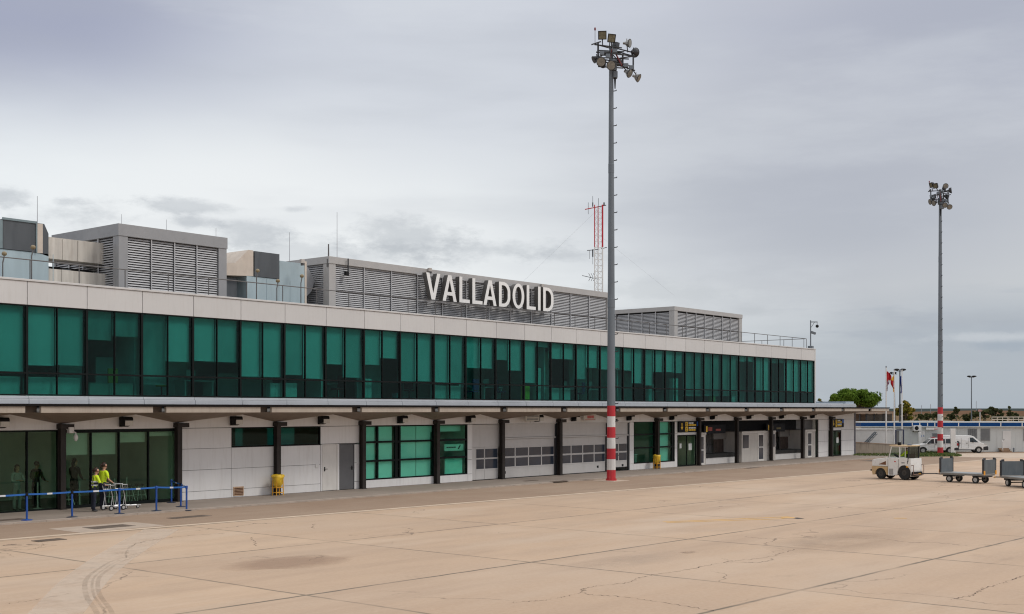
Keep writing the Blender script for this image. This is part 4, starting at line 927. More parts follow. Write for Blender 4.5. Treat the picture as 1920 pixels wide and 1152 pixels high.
for x0, x1, lab in ((72.95, 77.95, 'dark baggage belt on a pale plinth in the left half of the porch'), (83.3, 88.25, 'dark baggage belt on a pale plinth in the right half of the porch')):
    t = thing('baggage_belt', lab, 'baggage belt', (x0, YW+.3, .06)); g = MB(); g.box(x0, x1, YW+.35, YW+1.3, .06, .5); g.build('plinth', M_wht, t)
    g = MB(); g.box(x0, x1, YW+.3, YW+1.35, .51, .78); g.build('belt', M_rubber, t)
    g = MB()
    for k in range(7): g.box(x1-1.6+.2*k, x1-1.43+.2*k, YW+1.4, YW+1.42, .8, 1.75)
    g.build('strip_curtain', M_curt, t); g = MB(); g.box(x1-1.75, x1, YW+1.36, YW+1.5, 1.78, 2.3); g.build('hatch', mat('hatch_grey', (.22, .21, .20), .6), t)

# ------------------------------------------------------------ floodlight masts
def band_material():
    t = NT('mast_paint'); sp = t.n('ShaderNodeSeparateXYZ'); t.l(t.tc.outputs['Object'], sp.inputs[0]); z = sp.outputs[2]
    b = t.math('GREATER_THAN', t.math('MODULO', t.math('DIVIDE', z, .588), 2.), 1.)
    n = t.noise(2., (1, 1, .4), 6); red = t.mix(t.rng(n, .3, .7), (.43, .014, .025), (.55, .03, .04)); wh = t.mix(t.rng(n, .3, .7), (.62, .60, .58), (.74, .73, .71))
    dirt = t.math('MULTIPLY', t.rng(t.noise(4, (1, 1, .3), 6, .7, off=(3, 3, 3)), .55, .75), .35)
    c = t.mix(dirt, t.mix(b, red, wh), (.25, .19, .15)); return t.done(t.bsdf(c, .45))
M_band = band_material()
def make_mast(label, loc, rz, hz):
    t = thing('floodlight_mast', label, 'floodlight mast', loc, rz, 'floodlight masts')
    def part(g, nm, m, **k): return g.build(nm, m, t, world=False, **k)
    r0, r1, zb = .25, .115, 7*.588
    rr = lambda z: r0+(r1-r0)*min(1, z/hz)
    g = MB(); g.lathe([(rr(0), .06), (rr(zb), zb)], n=12); g.lathe([(.30, 0), (.30, .07)], n=16)
    for i in range(8): a = 2*pi*i/8; g.tube((.27*cos(a), .27*sin(a), .0), (.27*cos(a), .27*sin(a), .11), .02, None, 6)
    part(g, 'painted_base', M_band)
    g = MB(); g.lathe([(rr(zb), zb+.002), (rr(9.5), 9.5)], n=12); g.lathe([(rr(9.5)+.012, 9.5), (rr(9.3)+.012, 10.0), (rr(10)-.004, 10.02)], n=12); g.lathe([(rr(10), 10.0), (rr(17), 17)], n=12); g.lathe([(rr(17)+.01, 16.9), (rr(17)+.008, 17.4), (rr(17)-.004, 17.42)], n=12); g.lathe([(rr(17), 17), (rr(hz), hz)], n=12)
    part(g, 'pole', M_steel)
    z = 1.35; 
    while z < hz-2.4:
        g = MB(); r = rr(z)
        for s, dz in ((1, 0),): g.tube((r*s*.8, 0, z+dz), (s*(r+.15), -.03, z+dz+.02), .026, None, 6); g.tube((s*(r+.15), -.03, z+dz+.02), (s*(r+.15), -.03, z+dz+.07), .022, None, 6)
        part(g, 'climbing_step', M_dark); z += .955
    # head: two rings of brackets with lamps.  local x = across, y = away from the apron, z up
    zt = hz; g = MB()
    B = lambda a, b, r=.035: g.tube(a, b, r, None, 6)
    for z, x0, x1 in ((zt-.15, -.95, .55), (zt-.55, -.85, .8), (zt-1.05, -.9, .5)): B((x0, -.45, z+.12), (x1, -.45, z-.06)); B((x0+.2, .35, z+.05), (x1+.2, .30, z-.05))
    B((-.95, -.45, zt+.0), (0, 0, zt-.1)); B((-.85, -.45, zt-.45), (0, 0, zt-.3)); B((.3, 0, zt-.1), (1.15, -.1, zt-.35)); B((.2, 0, zt-.35), (1.2, -.15, zt-.6)); B((.45, -.2, zt-.7), (1.3, -.1, zt-.55)); B((-1.12, -.4, zt-.02), (-.6, -.5, zt+.12)); B((-.7, .35, zt-.2), (.6, .3, zt-.25))
    B((-.75, -.42, zt+.05), (-.75, -.42, zt-.95), .05); B((.62, -.15, zt-.45), (.62, -.15, zt-1.15), .05); B((1.2, -.12, zt-.5), (1.2, -.12, zt-1.4), .045); B((.3, -.3, zt-1.1), (1.3, -.12, zt-1.35)); B((-.95, -.45, zt-.75), (.2, -.42, zt-.95))
    for a_, b_ in (((.85, -.15, zt+.05), (.9, -.1, zt-.35)), ((1.32, .05, zt-.3), (1.2, -.12, zt-.5)), ((-.53, -.45, zt+.3), (-.5, -.42, zt-.05)), ((-.02, -.4, zt+.1), (0, -.2, zt-.15)), ((.9, -.2, zt-1.45), (.62, -.15, zt-1.15)), ((1.4, -.15, zt-1.65), (1.2, -.12, zt-1.35)), ((-.6, -.5, zt-.95), (-.6, -.45, zt-.5)), ((-.06, -.5, zt-1.1), (-.1, -.42, zt-.6)), ((.1, -.1, zt-.5), (.62, -.15, zt-1.1)), ((-.85, -.45, zt-.85), (-.1, .1, zt-.2)), ((.4, .3, zt-.2), (1.2, -.1, zt-.55)), ((.2, -.3, zt-.9), (1.2, -.15, zt-1.15))): B(a_, b_, .03)
    part(g, 'cross_arm', M_dark)
    g = MB(); g.tube((.02, -.2, zt-.2), (-.12, -.35, zt-1.1), .03, None, 6); g.tube((.12, -.15, zt-.2), (.55, -.35, zt-1.15), .045, None, 6); part(g, 'red_brace', mat('brace_red', (.16, .02, .02), .5))
    g = MB(); g.box(-.07, .30, -.22, .2, zt-1.35, zt-.75); g.box(.10, .34, -.2, .16, zt-1.75, zt-1.4); part(g, 'control_box', M_steel, bevel=.02)
    g = MB(); g.tube((.2, -.1, zt-1.75), (.2, -.12, zt-2.35), .06, .03, 8); part(g, 'cable', M_black)
    def square(c, aim, w=.46):
        q = Vector(aim).to_track_quat('Y', 'Z').to_matrix(); g = MB(); c = Vector(c)
        vs = [c+q @ Vector(v) for v in ((-w/2, 0, -w/2), (w/2, 0, -w/2), (w/2, 0, w/2), (-w/2, 0, w/2), (-w*.3, -.24, -w*.3), (w*.3, -.24, -w*.3), (w*.3, -.24, w*.3), (-w*.3, -.24, w*.3))]
        g.add(vs, [(0, 1, 2, 3), (7, 6, 5, 4), (0, 4, 5, 1), (1, 5, 6, 2), (2, 6, 7, 3), (3, 7, 4, 0)]); g.tube(c+q @ Vector((0, -.2, 0)), c+q @ Vector((0, -.15, -.4)), .03); f = part(g, 'floodlight', M_dark)
        h = MB(); h.cbox(c+q @ Vector((0, .004, 0)), (w*.82, .012, w*.82), 0, q); h.build('lens', M_lens, f, world=False)
        h = MB(); 
        for s in (-1, 1): h.cbox(c+q @ Vector((s*w*.46, .012, 0)), (w*.07, .03, w), 0, q); h.cbox(c+q @ Vector((0, .012, s*w*.46)), (w*.85, .03, w*.07), 0, q)
        h.build('bezel', M_black, f, world=False)
    def round_(c, aim, r=.23, dark=False):
        g = MB(); c = Vector(c); a = Vector(aim).normalized()
        g.lathe([(.07, -.36), (.08, -.22), (.12, -.2), (r*.75, -.12), (r, 0.), (r, .03)], c, a, 14); g.tube(c-a*.2, c-a*.15+Vector((0, 0, .25)), .025); f = part(g, 'floodlight', M_dark if dark else M_reflr)
        h = MB(); h.lathe([(r*.9, .031), (r*.9, .045)], c, a, 14); h.build('lens', M_lens2 if not dark else M_dark, f, world=False)
        h = MB(); h.lathe([(r*1.02, .005), (r*1.06, .02), (r*1.02, .04)], c, a, 14); h.build('bezel', M_dark, f, world=False)
    dn = -.35
    square((-.53, -.55, zt+.45), (-.1, -1, dn)); square((-.02, -.5, zt+.30), (.35, -1, dn))
    square((.28, .3, zt+.10), (.5, 1, dn), .4)
    round_((.98, -.2, zt+.12), (.85, -.45, -.15)); round_((1.32, .1, zt-.3), (.6, .75, .1), .26, True)
    round_((-.60, -.6, zt-1.02), (-.15, -1, -.25), .25); round_((-.06, -.62, zt-1.22), (.1, -1, -.25), .25); round_((.98, -.25, zt-1.55), (.75, -.55, -.55)); round_((1.48, -.18, zt-1.78), (.9, -.35, -.5)); round_((-.95, -.1, zt-.75), (-.9, -.2, -.5), .2, True)
    round_((.45, .45, zt-.75), (.4, .9, -.3), .22, True); round_((-.45, .45, zt-.85), (-.4, .9, -.3), .22, True)
    for c in ((-.55, -.5, zt-.52), (-.22, -.45, zt-.66), (.80, -.2, zt-1.1), (1.08, -.15, zt-1.2), (.18, -.35, zt-.35), (-.3, .1, zt-.35)): g = MB(); g.cbox(c, (.24, .2, .22)); part(g, 'ballast_box', M_steel, bevel=.02)
    g = MB(); g.tube((-.92, -.45, zt), (-.92, -.45, zt+.75), .018, None, 6); part(g, 'beacon_rod', M_rod)
    g = MB(); g.ball((-.92, -.45, zt+.82), (.05, .05, .10), 8); part(g, 'beacon', mat('beacon_red', (.20, .01, .015), .3))
    return t
p1 = G(1146, 902); p2 = G(1763, 852)
mast = make_mast('tall grey floodlight mast with red and white painted foot in front of the garage doors', (p1.x, p1.y, .02), RZ_VIEW, 23.86)
m2 = make_mast('farther grey floodlight mast with red and white foot standing before the parked vehicles', (p2.x, p2.y, .02), RZ_VIEW+R(-72), 23.3)
g = MB(); g.box(p1.x-.75, p1.x+.75, p1.y-.7, p1.y+.7, -.02, .024); fb = struct('mast_footing', g, mat('footing', (.50, .40, .31), .85))
# ------------------------------------------------------------ blue belt barriers
posts = [((15.2, 39.75), 'blue barrier post beyond the left border'), ((21.16, 39.6), 'blue belt barrier post nearest the left border of the photo'), ((22.78, 39.45), 'blue belt barrier post left of the two workers'), ((24.63, 39.37), 'blue belt barrier post in front of the luggage trolleys'), ((26.22, 39.4), 'blue belt barrier post between the trolleys and the barrier corner'),
         ((27.43, 39.2), 'front blue belt barrier post at the barrier corner'), ((28.0, 40.4), 'rear blue belt barrier post at the barrier corner'), ((29.0, 42.5), 'blue belt barrier post against the dark column')]
posts[0] = ((19.5, 39.75), 'blue belt barrier post just outside the left border')
links = {0: 1, 1: 2, 2: 3, 3: 4, 4: 5, 6: 7}
for i, ((x, y), lab) in enumerate(posts):
    zg = .06 if y > 39.25 else .02
    t = thing('belt_barrier', lab, 'barrier post', (x, y, zg), 0, 'blue belt barrier posts along the pavement')
    g = MB(); g.lathe([(.035, .02), (.035, .84)], n=12); g.build('post', M_blue, t, world=False, smooth=False)
    g = MB(); g.lathe([(.045, .84), (.048, .86), (.048, .94), (.04, .955)], n=12); g.build('cap', M_black if i in (1, 2, 6) else M_blue, t, world=False)
    g = MB(); g.lathe([(.19, 0), (.19, .018), (.06, .035), (.036, .05)], n=20); g.build('base', M_blue if i == 1 else mat('base_dark', (.03, .04, .07), .5), t, world=False)
    if i in links or i == 5:
        x2, y2 = posts[links.get(i, 6)][0]; d = Vector((x2-x, y2-y, 0)); dz = (.06 if y2 > 39.25 else .02)-zg; nseg = 16; u = d.normalized()*.05
        b = MB(); lo_, hi_ = Vector((0, 0, .87)), Vector((0, 0, .93))
        for k in range(nseg):
            q0, q1 = k/nseg, (k+1)/nseg; s0, s1 = -.012*4*q0*(1-q0), -.012*4*q1*(1-q1); a, c = u+(d-2*u)*q0, u+(d-2*u)*q1; e0, e1 = Vector((0, 0, dz*q0+s0)), Vector((0, 0, dz*q1+s1))
            nrm = Vector((-d.y, d.x, 0)).normalized()*.002
            for sg_ in (1, -1): b.quad(a+lo_+e0+nrm*sg_, c+lo_+e1+nrm*sg_, c+hi_+e1+nrm*sg_, a+hi_+e0+nrm*sg_, 1 if 7 <= k <= 8 else 0)
        b.build('belt', [M_belt, M_bwhite], t, world=False)
# ------------------------------------------------------------ people
def bake(o):
    dg = bpy.context.evaluated_depsgraph_get(); me = bpy.data.meshes.new_from_object(o.evaluated_get(dg)); o.modifiers.clear(); o.data = me
    for p in me.polygons: p.use_smooth = True
def skin(name, chains, m, parent, sub=1):
    """chains: lists of (x, y, z, ra[, rb]); points that coincide weld into one tree; first point is the root"""
    vs = []; rad = []; es = []; idx = {}
    for ch in chains:
        last = None
        for p in ch:
            key = (round(p[0], 3), round(p[1], 3), round(p[2], 3))
            if key not in idx: idx[key] = len(vs); vs.append(p[:3]); rad.append((p[3], p[4] if len(p) > 4 else p[3]))
            i = idx[key]
            if last is not None and last != i: es.append((last, i))
            last = i
    me = bpy.data.meshes.new(name); me.from_pydata(vs, es, []); o = bpy.data.objects.new(name, me); COL.objects.link(o); o.parent = parent
    o.modifiers.new('skin', 'SKIN')
    sv = me.skin_vertices[0].data
    for i, r in enumerate(rad): sv[i].radius = r; sv[i].use_root = (i == 0)
    s = o.modifiers.new('sub', 'SUBSURF'); s.levels = sub; s.render_levels = sub
    bpy.context.view_layer.update(); bake(o); o.data.materials.clear(); o.data.materials.append(m); return o
def hand(p, d, side, curl=.5):
    """palm, four unequal bent fingers and a thumb, as branches off the wrist"""
    p = Vector(p); d = Vector(d).normalized(); lat = d.cross(Vector((0, 0, 1))); lat = lat.normalized() if lat.length > .1 else Vector((0, 1, 0)); dn = lat.cross(d).normalized()*-1
    if dn.z > 0: dn = -dn
    palm = p+d*.075; ch = [[(*p, .026, .022), (*(p+d*.04), .034, .017), (*palm, .036, .016)]]
    for k, (o, ln) in enumerate(((-.03, .070), (-.01, .080), (.011, .074), (.030, .058))):
        b = palm+d*.012+lat*o; c1 = b+d*ln*.5+dn*ln*.15*curl; c2 = c1+d*ln*.35+dn*ln*.55*curl
        ch.append([(*palm, .036, .016), (*b, .010), (*c1, .009), (*c2, .008)])
    tb = p+d*.035+lat*(-.035*side); ch.append([(*(p+d*.04), .034, .017), (*tb, .011), (*(tb+d*.035+lat*(-.012*side)+dn*.012), .009)])
    return ch
def person(label, loc, rz, sc, arms, legs, top, legm, hair='bun', lean=.05, headturn=0., sleeves='short', stripes=True, topname='shirt', group=None, backpack=None, vest=None):
    """arms: per side (elbow, wrist, hand direction) in body axes x right, y forward"""
    t = thing('person', label, 'person', loc, rz, group); t.scale = (sc, sc, sc)
    hx, hy = sin(-headturn), cos(headturn); l = lean
    hd = lambda f, u, r, r2=None: (hx*f, l*1.0+.02+hy*f, u, r, r2 or r)
    sp = [(0, 0, .96, .135, .10), (0, l*.3, 1.10, .125, .095), (0, l*.7, 1.30, .155, .105), (0, l*.9, 1.42, .11, .08), (0, l, 1.47, .055), (0, l+.015, 1.52, .055), hd(.01, 1.57, .072, .078), hd(.015, 1.645, .082, .095), hd(0., 1.71, .062, .075)]
    ch = [sp, [sp[6], hd(.085, 1.575, .022), ], [sp[7], hd(.105, 1.612, .017)]]
    for s, (el, wr, hdv) in zip((-1, 1), arms):
        sh = (s*.19, l*.85, 1.39, .055); ch.append([sp[3], sh, (*el, .040), (s*0+el[0]*.5+wr[0]*.5, el[1]*.5+wr[1]*.5, el[2]*.5+wr[2]*.5, .036), (*wr, .026, .022)]); ch += hand(wr, hdv, s)
    for s, (kn, an) in zip((-1, 1), legs):
        ch.append([sp[0], (s*.095, 0, .90, .090), (*kn, .058), ((kn[0]+an[0])/2, (kn[1]+an[1])/2-.02, (kn[2]+an[2])/2, .052), (*an, .040), (an[0]+s*.01, an[1]+.12, .045, .036, .028)])
    bo = skin('body', ch, M_skin, t); bo.data.materials.append(top); bo.data.materials.append(legm)
    def seg(p, a, b):
        a, b = Vector(a), Vector(b); q = max(0, min(1, (p-a).dot(b-a)/max(1e-6, (b-a).length_squared))); return (p-a-(b-a)*q).length
    for f in bo.data.polygons:
        c = f.center; armd = min(seg(c, el, Vector(wr)+Vector(hv).normalized()*.2) for el, wr, hv in arms); handd = min(seg(c, wr, Vector(wr)+Vector(hv).normalized()*.2) for el, wr, hv in arms)
        if c.z > 1.44 or (armd < .07 and (sleeves == 'short' or handd < .06)): f.material_index = 0
        else: f.material_index = 1 if (c.z > 1.0 or armd < .08) else 2
    # clothes
    e = 1.14; cl = [[(x, y, z, a*e, b*e) for x, y, z, a, b in [(p+(p[3],))[:5] if len(p) == 4 else p for p in sp[:4]]]]
    cl[0][0] = (0, 0, .93, .155, .12); cl[0][-1] = (0, l*.9, 1.425, .115, .085)
    for s, (el, wr, hdv) in zip((-1, 1), arms):
        sh = (s*.19, l*.85, 1.39, .066); end = el if sleeves == 'short' else wr
        pts = [cl[0][-1], sh]
        if sleeves == 'short': pts.append((sh[0]*.25+el[0]*.75, sh[1]*.25+el[1]*.75, sh[2]*.25+el[2]*.75, .060))
        else: pts += [(*el, .054), (wr[0]*.92+el[0]*.08, wr[1]*.92+el[1]*.08, wr[2]*.92+el[2]*.08, .036)]
        cl.append(pts)
    tp = skin(topname, cl, top, t)
    if topname == 'jacket':
        tp.data.materials.append(legm)
        for f in tp.data.polygons: f.material_index = 1 if (f.center.z < 1.16 and f.center.z > .8) else 0
    if stripes:
        for z in (1.06, 1.20):
            g = MB(); g.lathe([(1, -.025), (1, .025)], (0, l*.35, z), n=18); g.v = [(x*.152, l*.35+(y-l*.35)*.118, zz2) for x, y, zz2 in g.v]; g.f = g.f[:-2]; g.m = g.m[:-2]; g.build('reflective_band', M_refl, tp, world=False)
    cl = [[(0, 0, .985, .148, .112), (0, 0, .93, .14, .11)]]
    for s, (kn, an) in zip((-1, 1), legs): cl.append([(0, 0, .93, .14, .11), (s*.10, 0, .86, .105), (*kn, .075), ((kn[0]+an[0])/2, (kn[1]+an[1])/2, (kn[2]+an[2])/2, .068), (an[0], an[1], .07, .062)])
    skin('trousers', cl, legm, t)
    for s, (kn, an) in zip((-1, 1), legs):
        skin('shoe', [[(an[0], an[1]-.03, .045, .045, .04), (an[0]+s*.01, an[1]+.06, .045, .045, .038), (an[0]+s*.015, an[1]+.16, .035, .036, .026)]], mat('shoe_dark', (.03, .028, .028), .6) if legm is not M_white_tr else M_wht, t)
    h = MB(); c0 = hd(-.012, 1.672, 0); h.ball(c0[:3], (.092, .105, .098), 14)
    def keep(f):
        q = sum((Vector(h.v[i]) for i in f), Vector())/len(f)-Vector(c0[:3]); fwd = q.x*hx+q.y*hy
        return not (fwd > .028 and q.z < .042-.25*max(0, .06-fwd)) and not (fwd > -.02 and q.z < -.05)
    kf = [f for f in h.f if keep(f)]; h.f = kf; h.m = [0]*len(kf)
    if hair == 'bun': h.ball(hd(-.115, 1.665, 0)[:3], (.04, .045, .04), 8); h.ball(hd(-.125, 1.60, 0)[:3], (.022, .03, .07), 8)
    if hair == 'long':
        h.ball(hd(-.075, 1.55, 0)[:3], (.085, .05, .14), 10); h.ball(hd(-.085, 1.38, 0)[:3], (.075, .04, .15), 10)
    h.build('hair', M_hair, t, smooth=True, world=False)
    for s in (-1, 1):
        g = MB(); c = Vector((hx*.09+hy*s*.033, l+.02+hy*.09+hx*-s*.033, 1.63)); g.ball(c, .008, 6); g.build('eye', M_black, t, world=False)
    if vest:
        g = []
        vs = [[(s*.085, l*.7-.115, 1.0, .03, .012), (s*.075, l*.8-.125, 1.25, .03, .012), (s*.065, l*.9-.06, 1.45, .03, .015), (s*.08, l*.85+.10, 1.25, .03, .012)] for s in (-1, 1)]
        for q in vs: skin('strap', [q], vest, t)
    if backpack:
        skin('backpack', [[(0, l-.17, 1.05, .13, .08), (0, l-.19, 1.25, .14, .09), (0, l-.16, 1.38, .10, .06)]], backpack, t)
    return t
M_white_tr = mat('trouser_pale', (.5, .5, .5), .8)
st_ = [((-.10, .03, .50), (-.10, .0, .09)), ((.10, .0, .50), (.11, -.03, .09))]
XF = R(-90)   # faces along the terminal, away to the right
person('worker with brown hair in yellow and navy hi-vis jacket leaning on the luggage trolley', (24.55, 41.0, .06), XF+R(-8), .945,
       [((-.26, .20, 1.13), (-.20, .44, 1.08), (.2, 1, -.1)), ((.27, .16, 1.12), (.20, .40, 1.05), (-.3, 1, -.1))], st_, M_ygreen, M_navy, 'bun', .10, R(-30), 'long', True, 'jacket', vest=M_navy)
person('worker in plain yellow hi-vis T-shirt standing behind the colleague at the luggage trolley', (25.36, 41.7, .06), XF+R(5), 1.03,
       [((-.27, .08, 1.12), (-.24, .30, 1.0), (.1, 1, -.2)), ((.27, .06, 1.12), (.26, .28, .98), (0, 1, -.2))], st_, M_ygreen, M_navy, 'bun', .05, R(-15), 'short', False, 'shirt')
ink = mat('black_cloth', (.010, .011, .013), .9); teal_c = mat('grey_cloth', (.42, .46, .45), .85)
person('woman in pale top with folded arms seen through the lounge glass at the left border', (22.98, 43.75, .06), R(185), 1.0, [((-.26, .08, 1.12), (.02, .20, 1.16), (1, .2, .1)), ((.26, .08, 1.12), (-.02, .22, 1.13), (-1, .2, .1))], st_, teal_c, mat('grey_trousers', (.30, .32, .32), .85), 'long', .0, 0, 'long', False)
person('dark figure carrying a green backpack behind the lounge glass left of the column', (24.15, 44.5, .06), XF+R(20), 1.04, [((-.27, .05, 1.12), (-.24, .25, 1.0), (0, 1, -.2)), ((.27, .05, 1.12), (.24, .25, 1.0), (0, 1, -.2))], st_, ink, ink, 'short', .04, 0, 'long', False, backpack=mat('green_pack', (.05, .09, .03), .9))
person('long-haired woman in black behind the lounge glass right of the column', (25.55, 44.1, .06), XF+R(15), 1.08, [((-.26, .10, 1.12), (-.12, .30, 1.25), (.3, .6, .8)), ((.26, .06, 1.12), (.20, .24, .98), (0, 1, -.2))], st_, ink, ink, 'long', .02, R(-10), 'long', False)
# ------------------------------------------------------------ luggage trolleys
def trolley(label, loc, rz):
    t = thing('luggage_trolley', label, 'trolley', loc, rz, 'nested luggage trolleys'); T3 = lambda *p: Vector(p)
    g = MB()
    for s in (-.24, .24): g.path([T3(-.05, s, .16), T3(.02, s, .55), T3(-.10, s, 1.0)], .016); g.path([T3(.08, s, .16), T3(.02, s, .55)], .012); g.path([T3(-.10, s, .16), T3(.85, s*.55, .13)], .016)
    g.tube((.85, -.13, .13), (.85, .13, .13), .016); g.tube((.3, -.2, .15), (.3, .2, .15), .012); g.tube((.55, -.17, .14), (.55, .17, .14), .012); g.build('frame', M_chrome, t, world=False)
    g = MB(); g.tube((-.10, -.28, 1.0), (-.10, .28, 1.0), .022); g.build('handle', M_bwhite, t, world=False)
    g = MB()
    for z in (.80, .97): g.path([T3(-.06, -.24, z), T3(.16, -.22, z), T3(.16, .22, z), T3(-.06, .24, z)], .012)
    for y in (-.2, -.07, .07, .2): g.tube((.16, y, .80), (.16, y, .97), .008)
    for y in (-.15, 0, .15): g.tube((-.06, y, .80), (.16, y, .80), .008)
    g.build('basket', M_chrome, t, world=False)
    for (x, y) in ((-.05, -.25), (-.05, .25), (.80, 0)):
        g = MB(); r = .10 if x < 0 else .07; g.lathe([(r*.6, -.02), (r, -.018), (r, .018), (r*.6, .02)], (x, y, r), (0, 1, 0), 16); w = g.build('wheel', M_rubber, t, world=False)
        g = MB(); g.lathe([(r*.6, -.024), (r*.62, .024)], (x, y, r), (0, 1, 0), 12); g.build('hub', M_chrome, w, world=False)
    return t
tr = trolley('chrome luggage trolley held by the two workers', (25.2, 41.05, .06), R(4))
trolley('chrome luggage trolley parked ahead of the one the workers hold', (25.75, 41.1, .06), R(4))
# ------------------------------------------------------------ yellow waste bags on stands
def bag_stand(label, x, y):
    t = thing('waste_bag_stand', label, 'waste bag', (x, y, .06), 0, 'yellow waste bag stands'); t.scale = (1, 1, .8); g = MB()
    for a, b in ((-.25, -.14), (.25, -.14), (-.25, .14), (.25, .14)): g.tube((a*.8, b, 0), (a*.7, b, 1.0), .022)
    for z in (.16, .44): 
        for b in (-.14, .14): g.tube((-.19, b, z), (.19, b, z), .02)
        for a in (-.19, .19): g.tube((a, -.14, z), (a, .14, z), .02)
    g.build('stand', M_yfr, t, world=False)
    g = MB(); rr = random.Random(int(x)); n = 16; rows = []
    for z, r in ((.42, .12), (.50, .22), (.66, .27), (.82, .30), (.95, .33), (1.03, .36), (1.10, .35), (1.17, .29), (1.13, .20)): rows.append([(cos(2*pi*i/n)*r*.82*(1+rr.uniform(-.2, .14)), sin(2*pi*i/n)*r*.72*(1+rr.uniform(-.2, .14)), z+rr.uniform(-.035, .035)) for i in range(n)])
    b = []
    for r_ in rows: b += r_
    g.add(b, [(j*n+i, j*n+(i+1) % n, (j+1)*n+(i+1) % n, (j+1)*n+i) for j in range(len(rows)-1) for i in range(n)]+[tuple(range(n))]); g.build('bag', M_ybag, t, world=False, smooth=True)
bag_stand('yellow waste bag on a yellow stand left of the pale personnel door', 34.54, 42.45); bag_stand('yellow waste bag on a yellow stand left of the direction sign near the right window', 65.7, 42.45)
# ------------------------------------------------------------ things seen through the glass
def stanchion(label, x, y):
    t = thing('queue_post', label, 'queue post', (x, y, .06), 0, 'queue posts inside the lounge'); g = MB(); g.lathe([(.03, .02), (.03, 1.02)], n=8); g.build('post', M_wht, t, world=False); g = MB(); g.lathe([(.17, 0), (.17, .02), (.03, .04)], n=16); g.build('base', M_wht, t, world=False)
for x, y, lab in ((23.9, 43.9, 'pale queue post behind the glass left of the dark column'), (25.5, 43.6, 'pale queue post behind the glass below the long-haired woman'), (26.5, 44.1, 'pale queue post behind the glass just right of the workers'), (27.3, 44.0, 'pale queue post behind the glass above the trolley basket'), (28.05, 44.3, 'pale queue post behind the glass in the middle of the right lounge bay'), (28.75, 43.8, 'pale queue post behind the glass nearest the right lounge column')): stanchion(lab, x, y)
def stool(label, x, y):
    t = thing('bar_stool', label, 'stool', (x, y, .06), 0, 'stools inside the lounge'); g = MB(); g.lathe([(.19, .68), (.2, .70), (.19, .73)], n=14); g.build('seat', M_dark, t, world=False)
    for sx_, sy in ((-1, -1), (1, -1), (1, 1), (-1, 1)): g = MB(); g.tube((.1*sx_, .1*sy, .69), (.24*sx_, .22*sy, 0), .018); g.build('leg', M_wht, t, world=False)
    g = MB(); g.path([(.18*a, .17*b, .3) for a, b in ((-1, -1), (1, -1), (1, 1), (-1, 1), (-1, -1))], .012); g.build('foot_rail', M_wht, t, world=False)
for x, y, lab in ((25.0, 43.7, 'stool with splayed pale legs behind the glass left of the workers'), (27.0, 43.8, 'stool with splayed pale legs left of the middle lounge mullion'), (27.75, 43.75, 'stool with splayed pale legs in the middle of the right lounge pane'), (28.4, 43.9, 'stool with splayed pale legs nearest the right lounge column')): stool(lab, x, y)
def desk(label, x, y=YW+1.6, col=None):
    t = thing('desk', label, 'desk', (x, y, 4.44), 0, 'office desks behind the upper glass'); g = MB(); g.box(-.8, .8, -.4, .4, .72, .76); g.build('desk_top', M_wht, t, world=False)
    for s in (-.72, .72): g = MB(); g.box(s-.025, s+.025, -.36, .36, 0, .72); g.build('leg', M_wht, t, world=False)
def office_chair(label, x, y, col):
    t = thing('office_chair', label, 'chair', (x, y, 4.44), random.uniform(0, 6), 'office chairs behind the upper glass'); m = mat('chair_'+str(col[0])[2:], col, .8)
    g = MB(); g.box(-.25, .25, -.24, .24, .44, .52); g.build('seat', m, t, world=False, bevel=.02); g = MB(); g.box(-.24, .24, .2, .27, .55, 1.15); g.build('backrest', m, t, world=False, bevel=.02)
    g = MB(); g.tube((0, 0, .05), (0, 0, .44), .03)
    for k in range(5): a = 2*pi*k/5; g.tube((0, 0, .08), (.28*cos(a), .28*sin(a), .05), .025)
    g.build('pedestal', M_black, t, world=False)
def monitor(label, x, y):
    t = thing('monitor', label, 'monitor', (x, y, 5.2), random.uniform(-.5, .5), 'monitors on the office desks'); g = MB(); g.box(-.27, .27, -.02, .02, .12, .46); g.build('screen_case', M_wht, t, world=False); g = MB(); g.box(-.03, .03, -.015, .015, .01, .13); g.box(-.12, .12, -.09, .09, 0, .012); g.build('stand', M_black, t, world=False)
def cabinet(label, x0, x1, h, col, y=YW+.27):
    t = thing('cabinet', label, 'cabinet', (x0, y, 4.44), 0, 'low cabinets behind the upper glass'); g = MB(); g.box(0, x1-x0, 0, .3, 0, h); o = g.build('carcass', mat('cab_%d' % int(sum(col)*100), col, .7), t, world=False); g = MB(); g.box(.03, (x1-x0)/2-.005, -.015, -.001, .05, h-.03); g.box((x1-x0)/2+.005, x1-x0-.03, -.015, -.001, .05, h-.03); g.build('door', mat('cab_%d' % int(sum(col)*100), col, .7), t, world=False)
bay = lambda k: UX0+UP*k
WH = (.75, .78, .74)
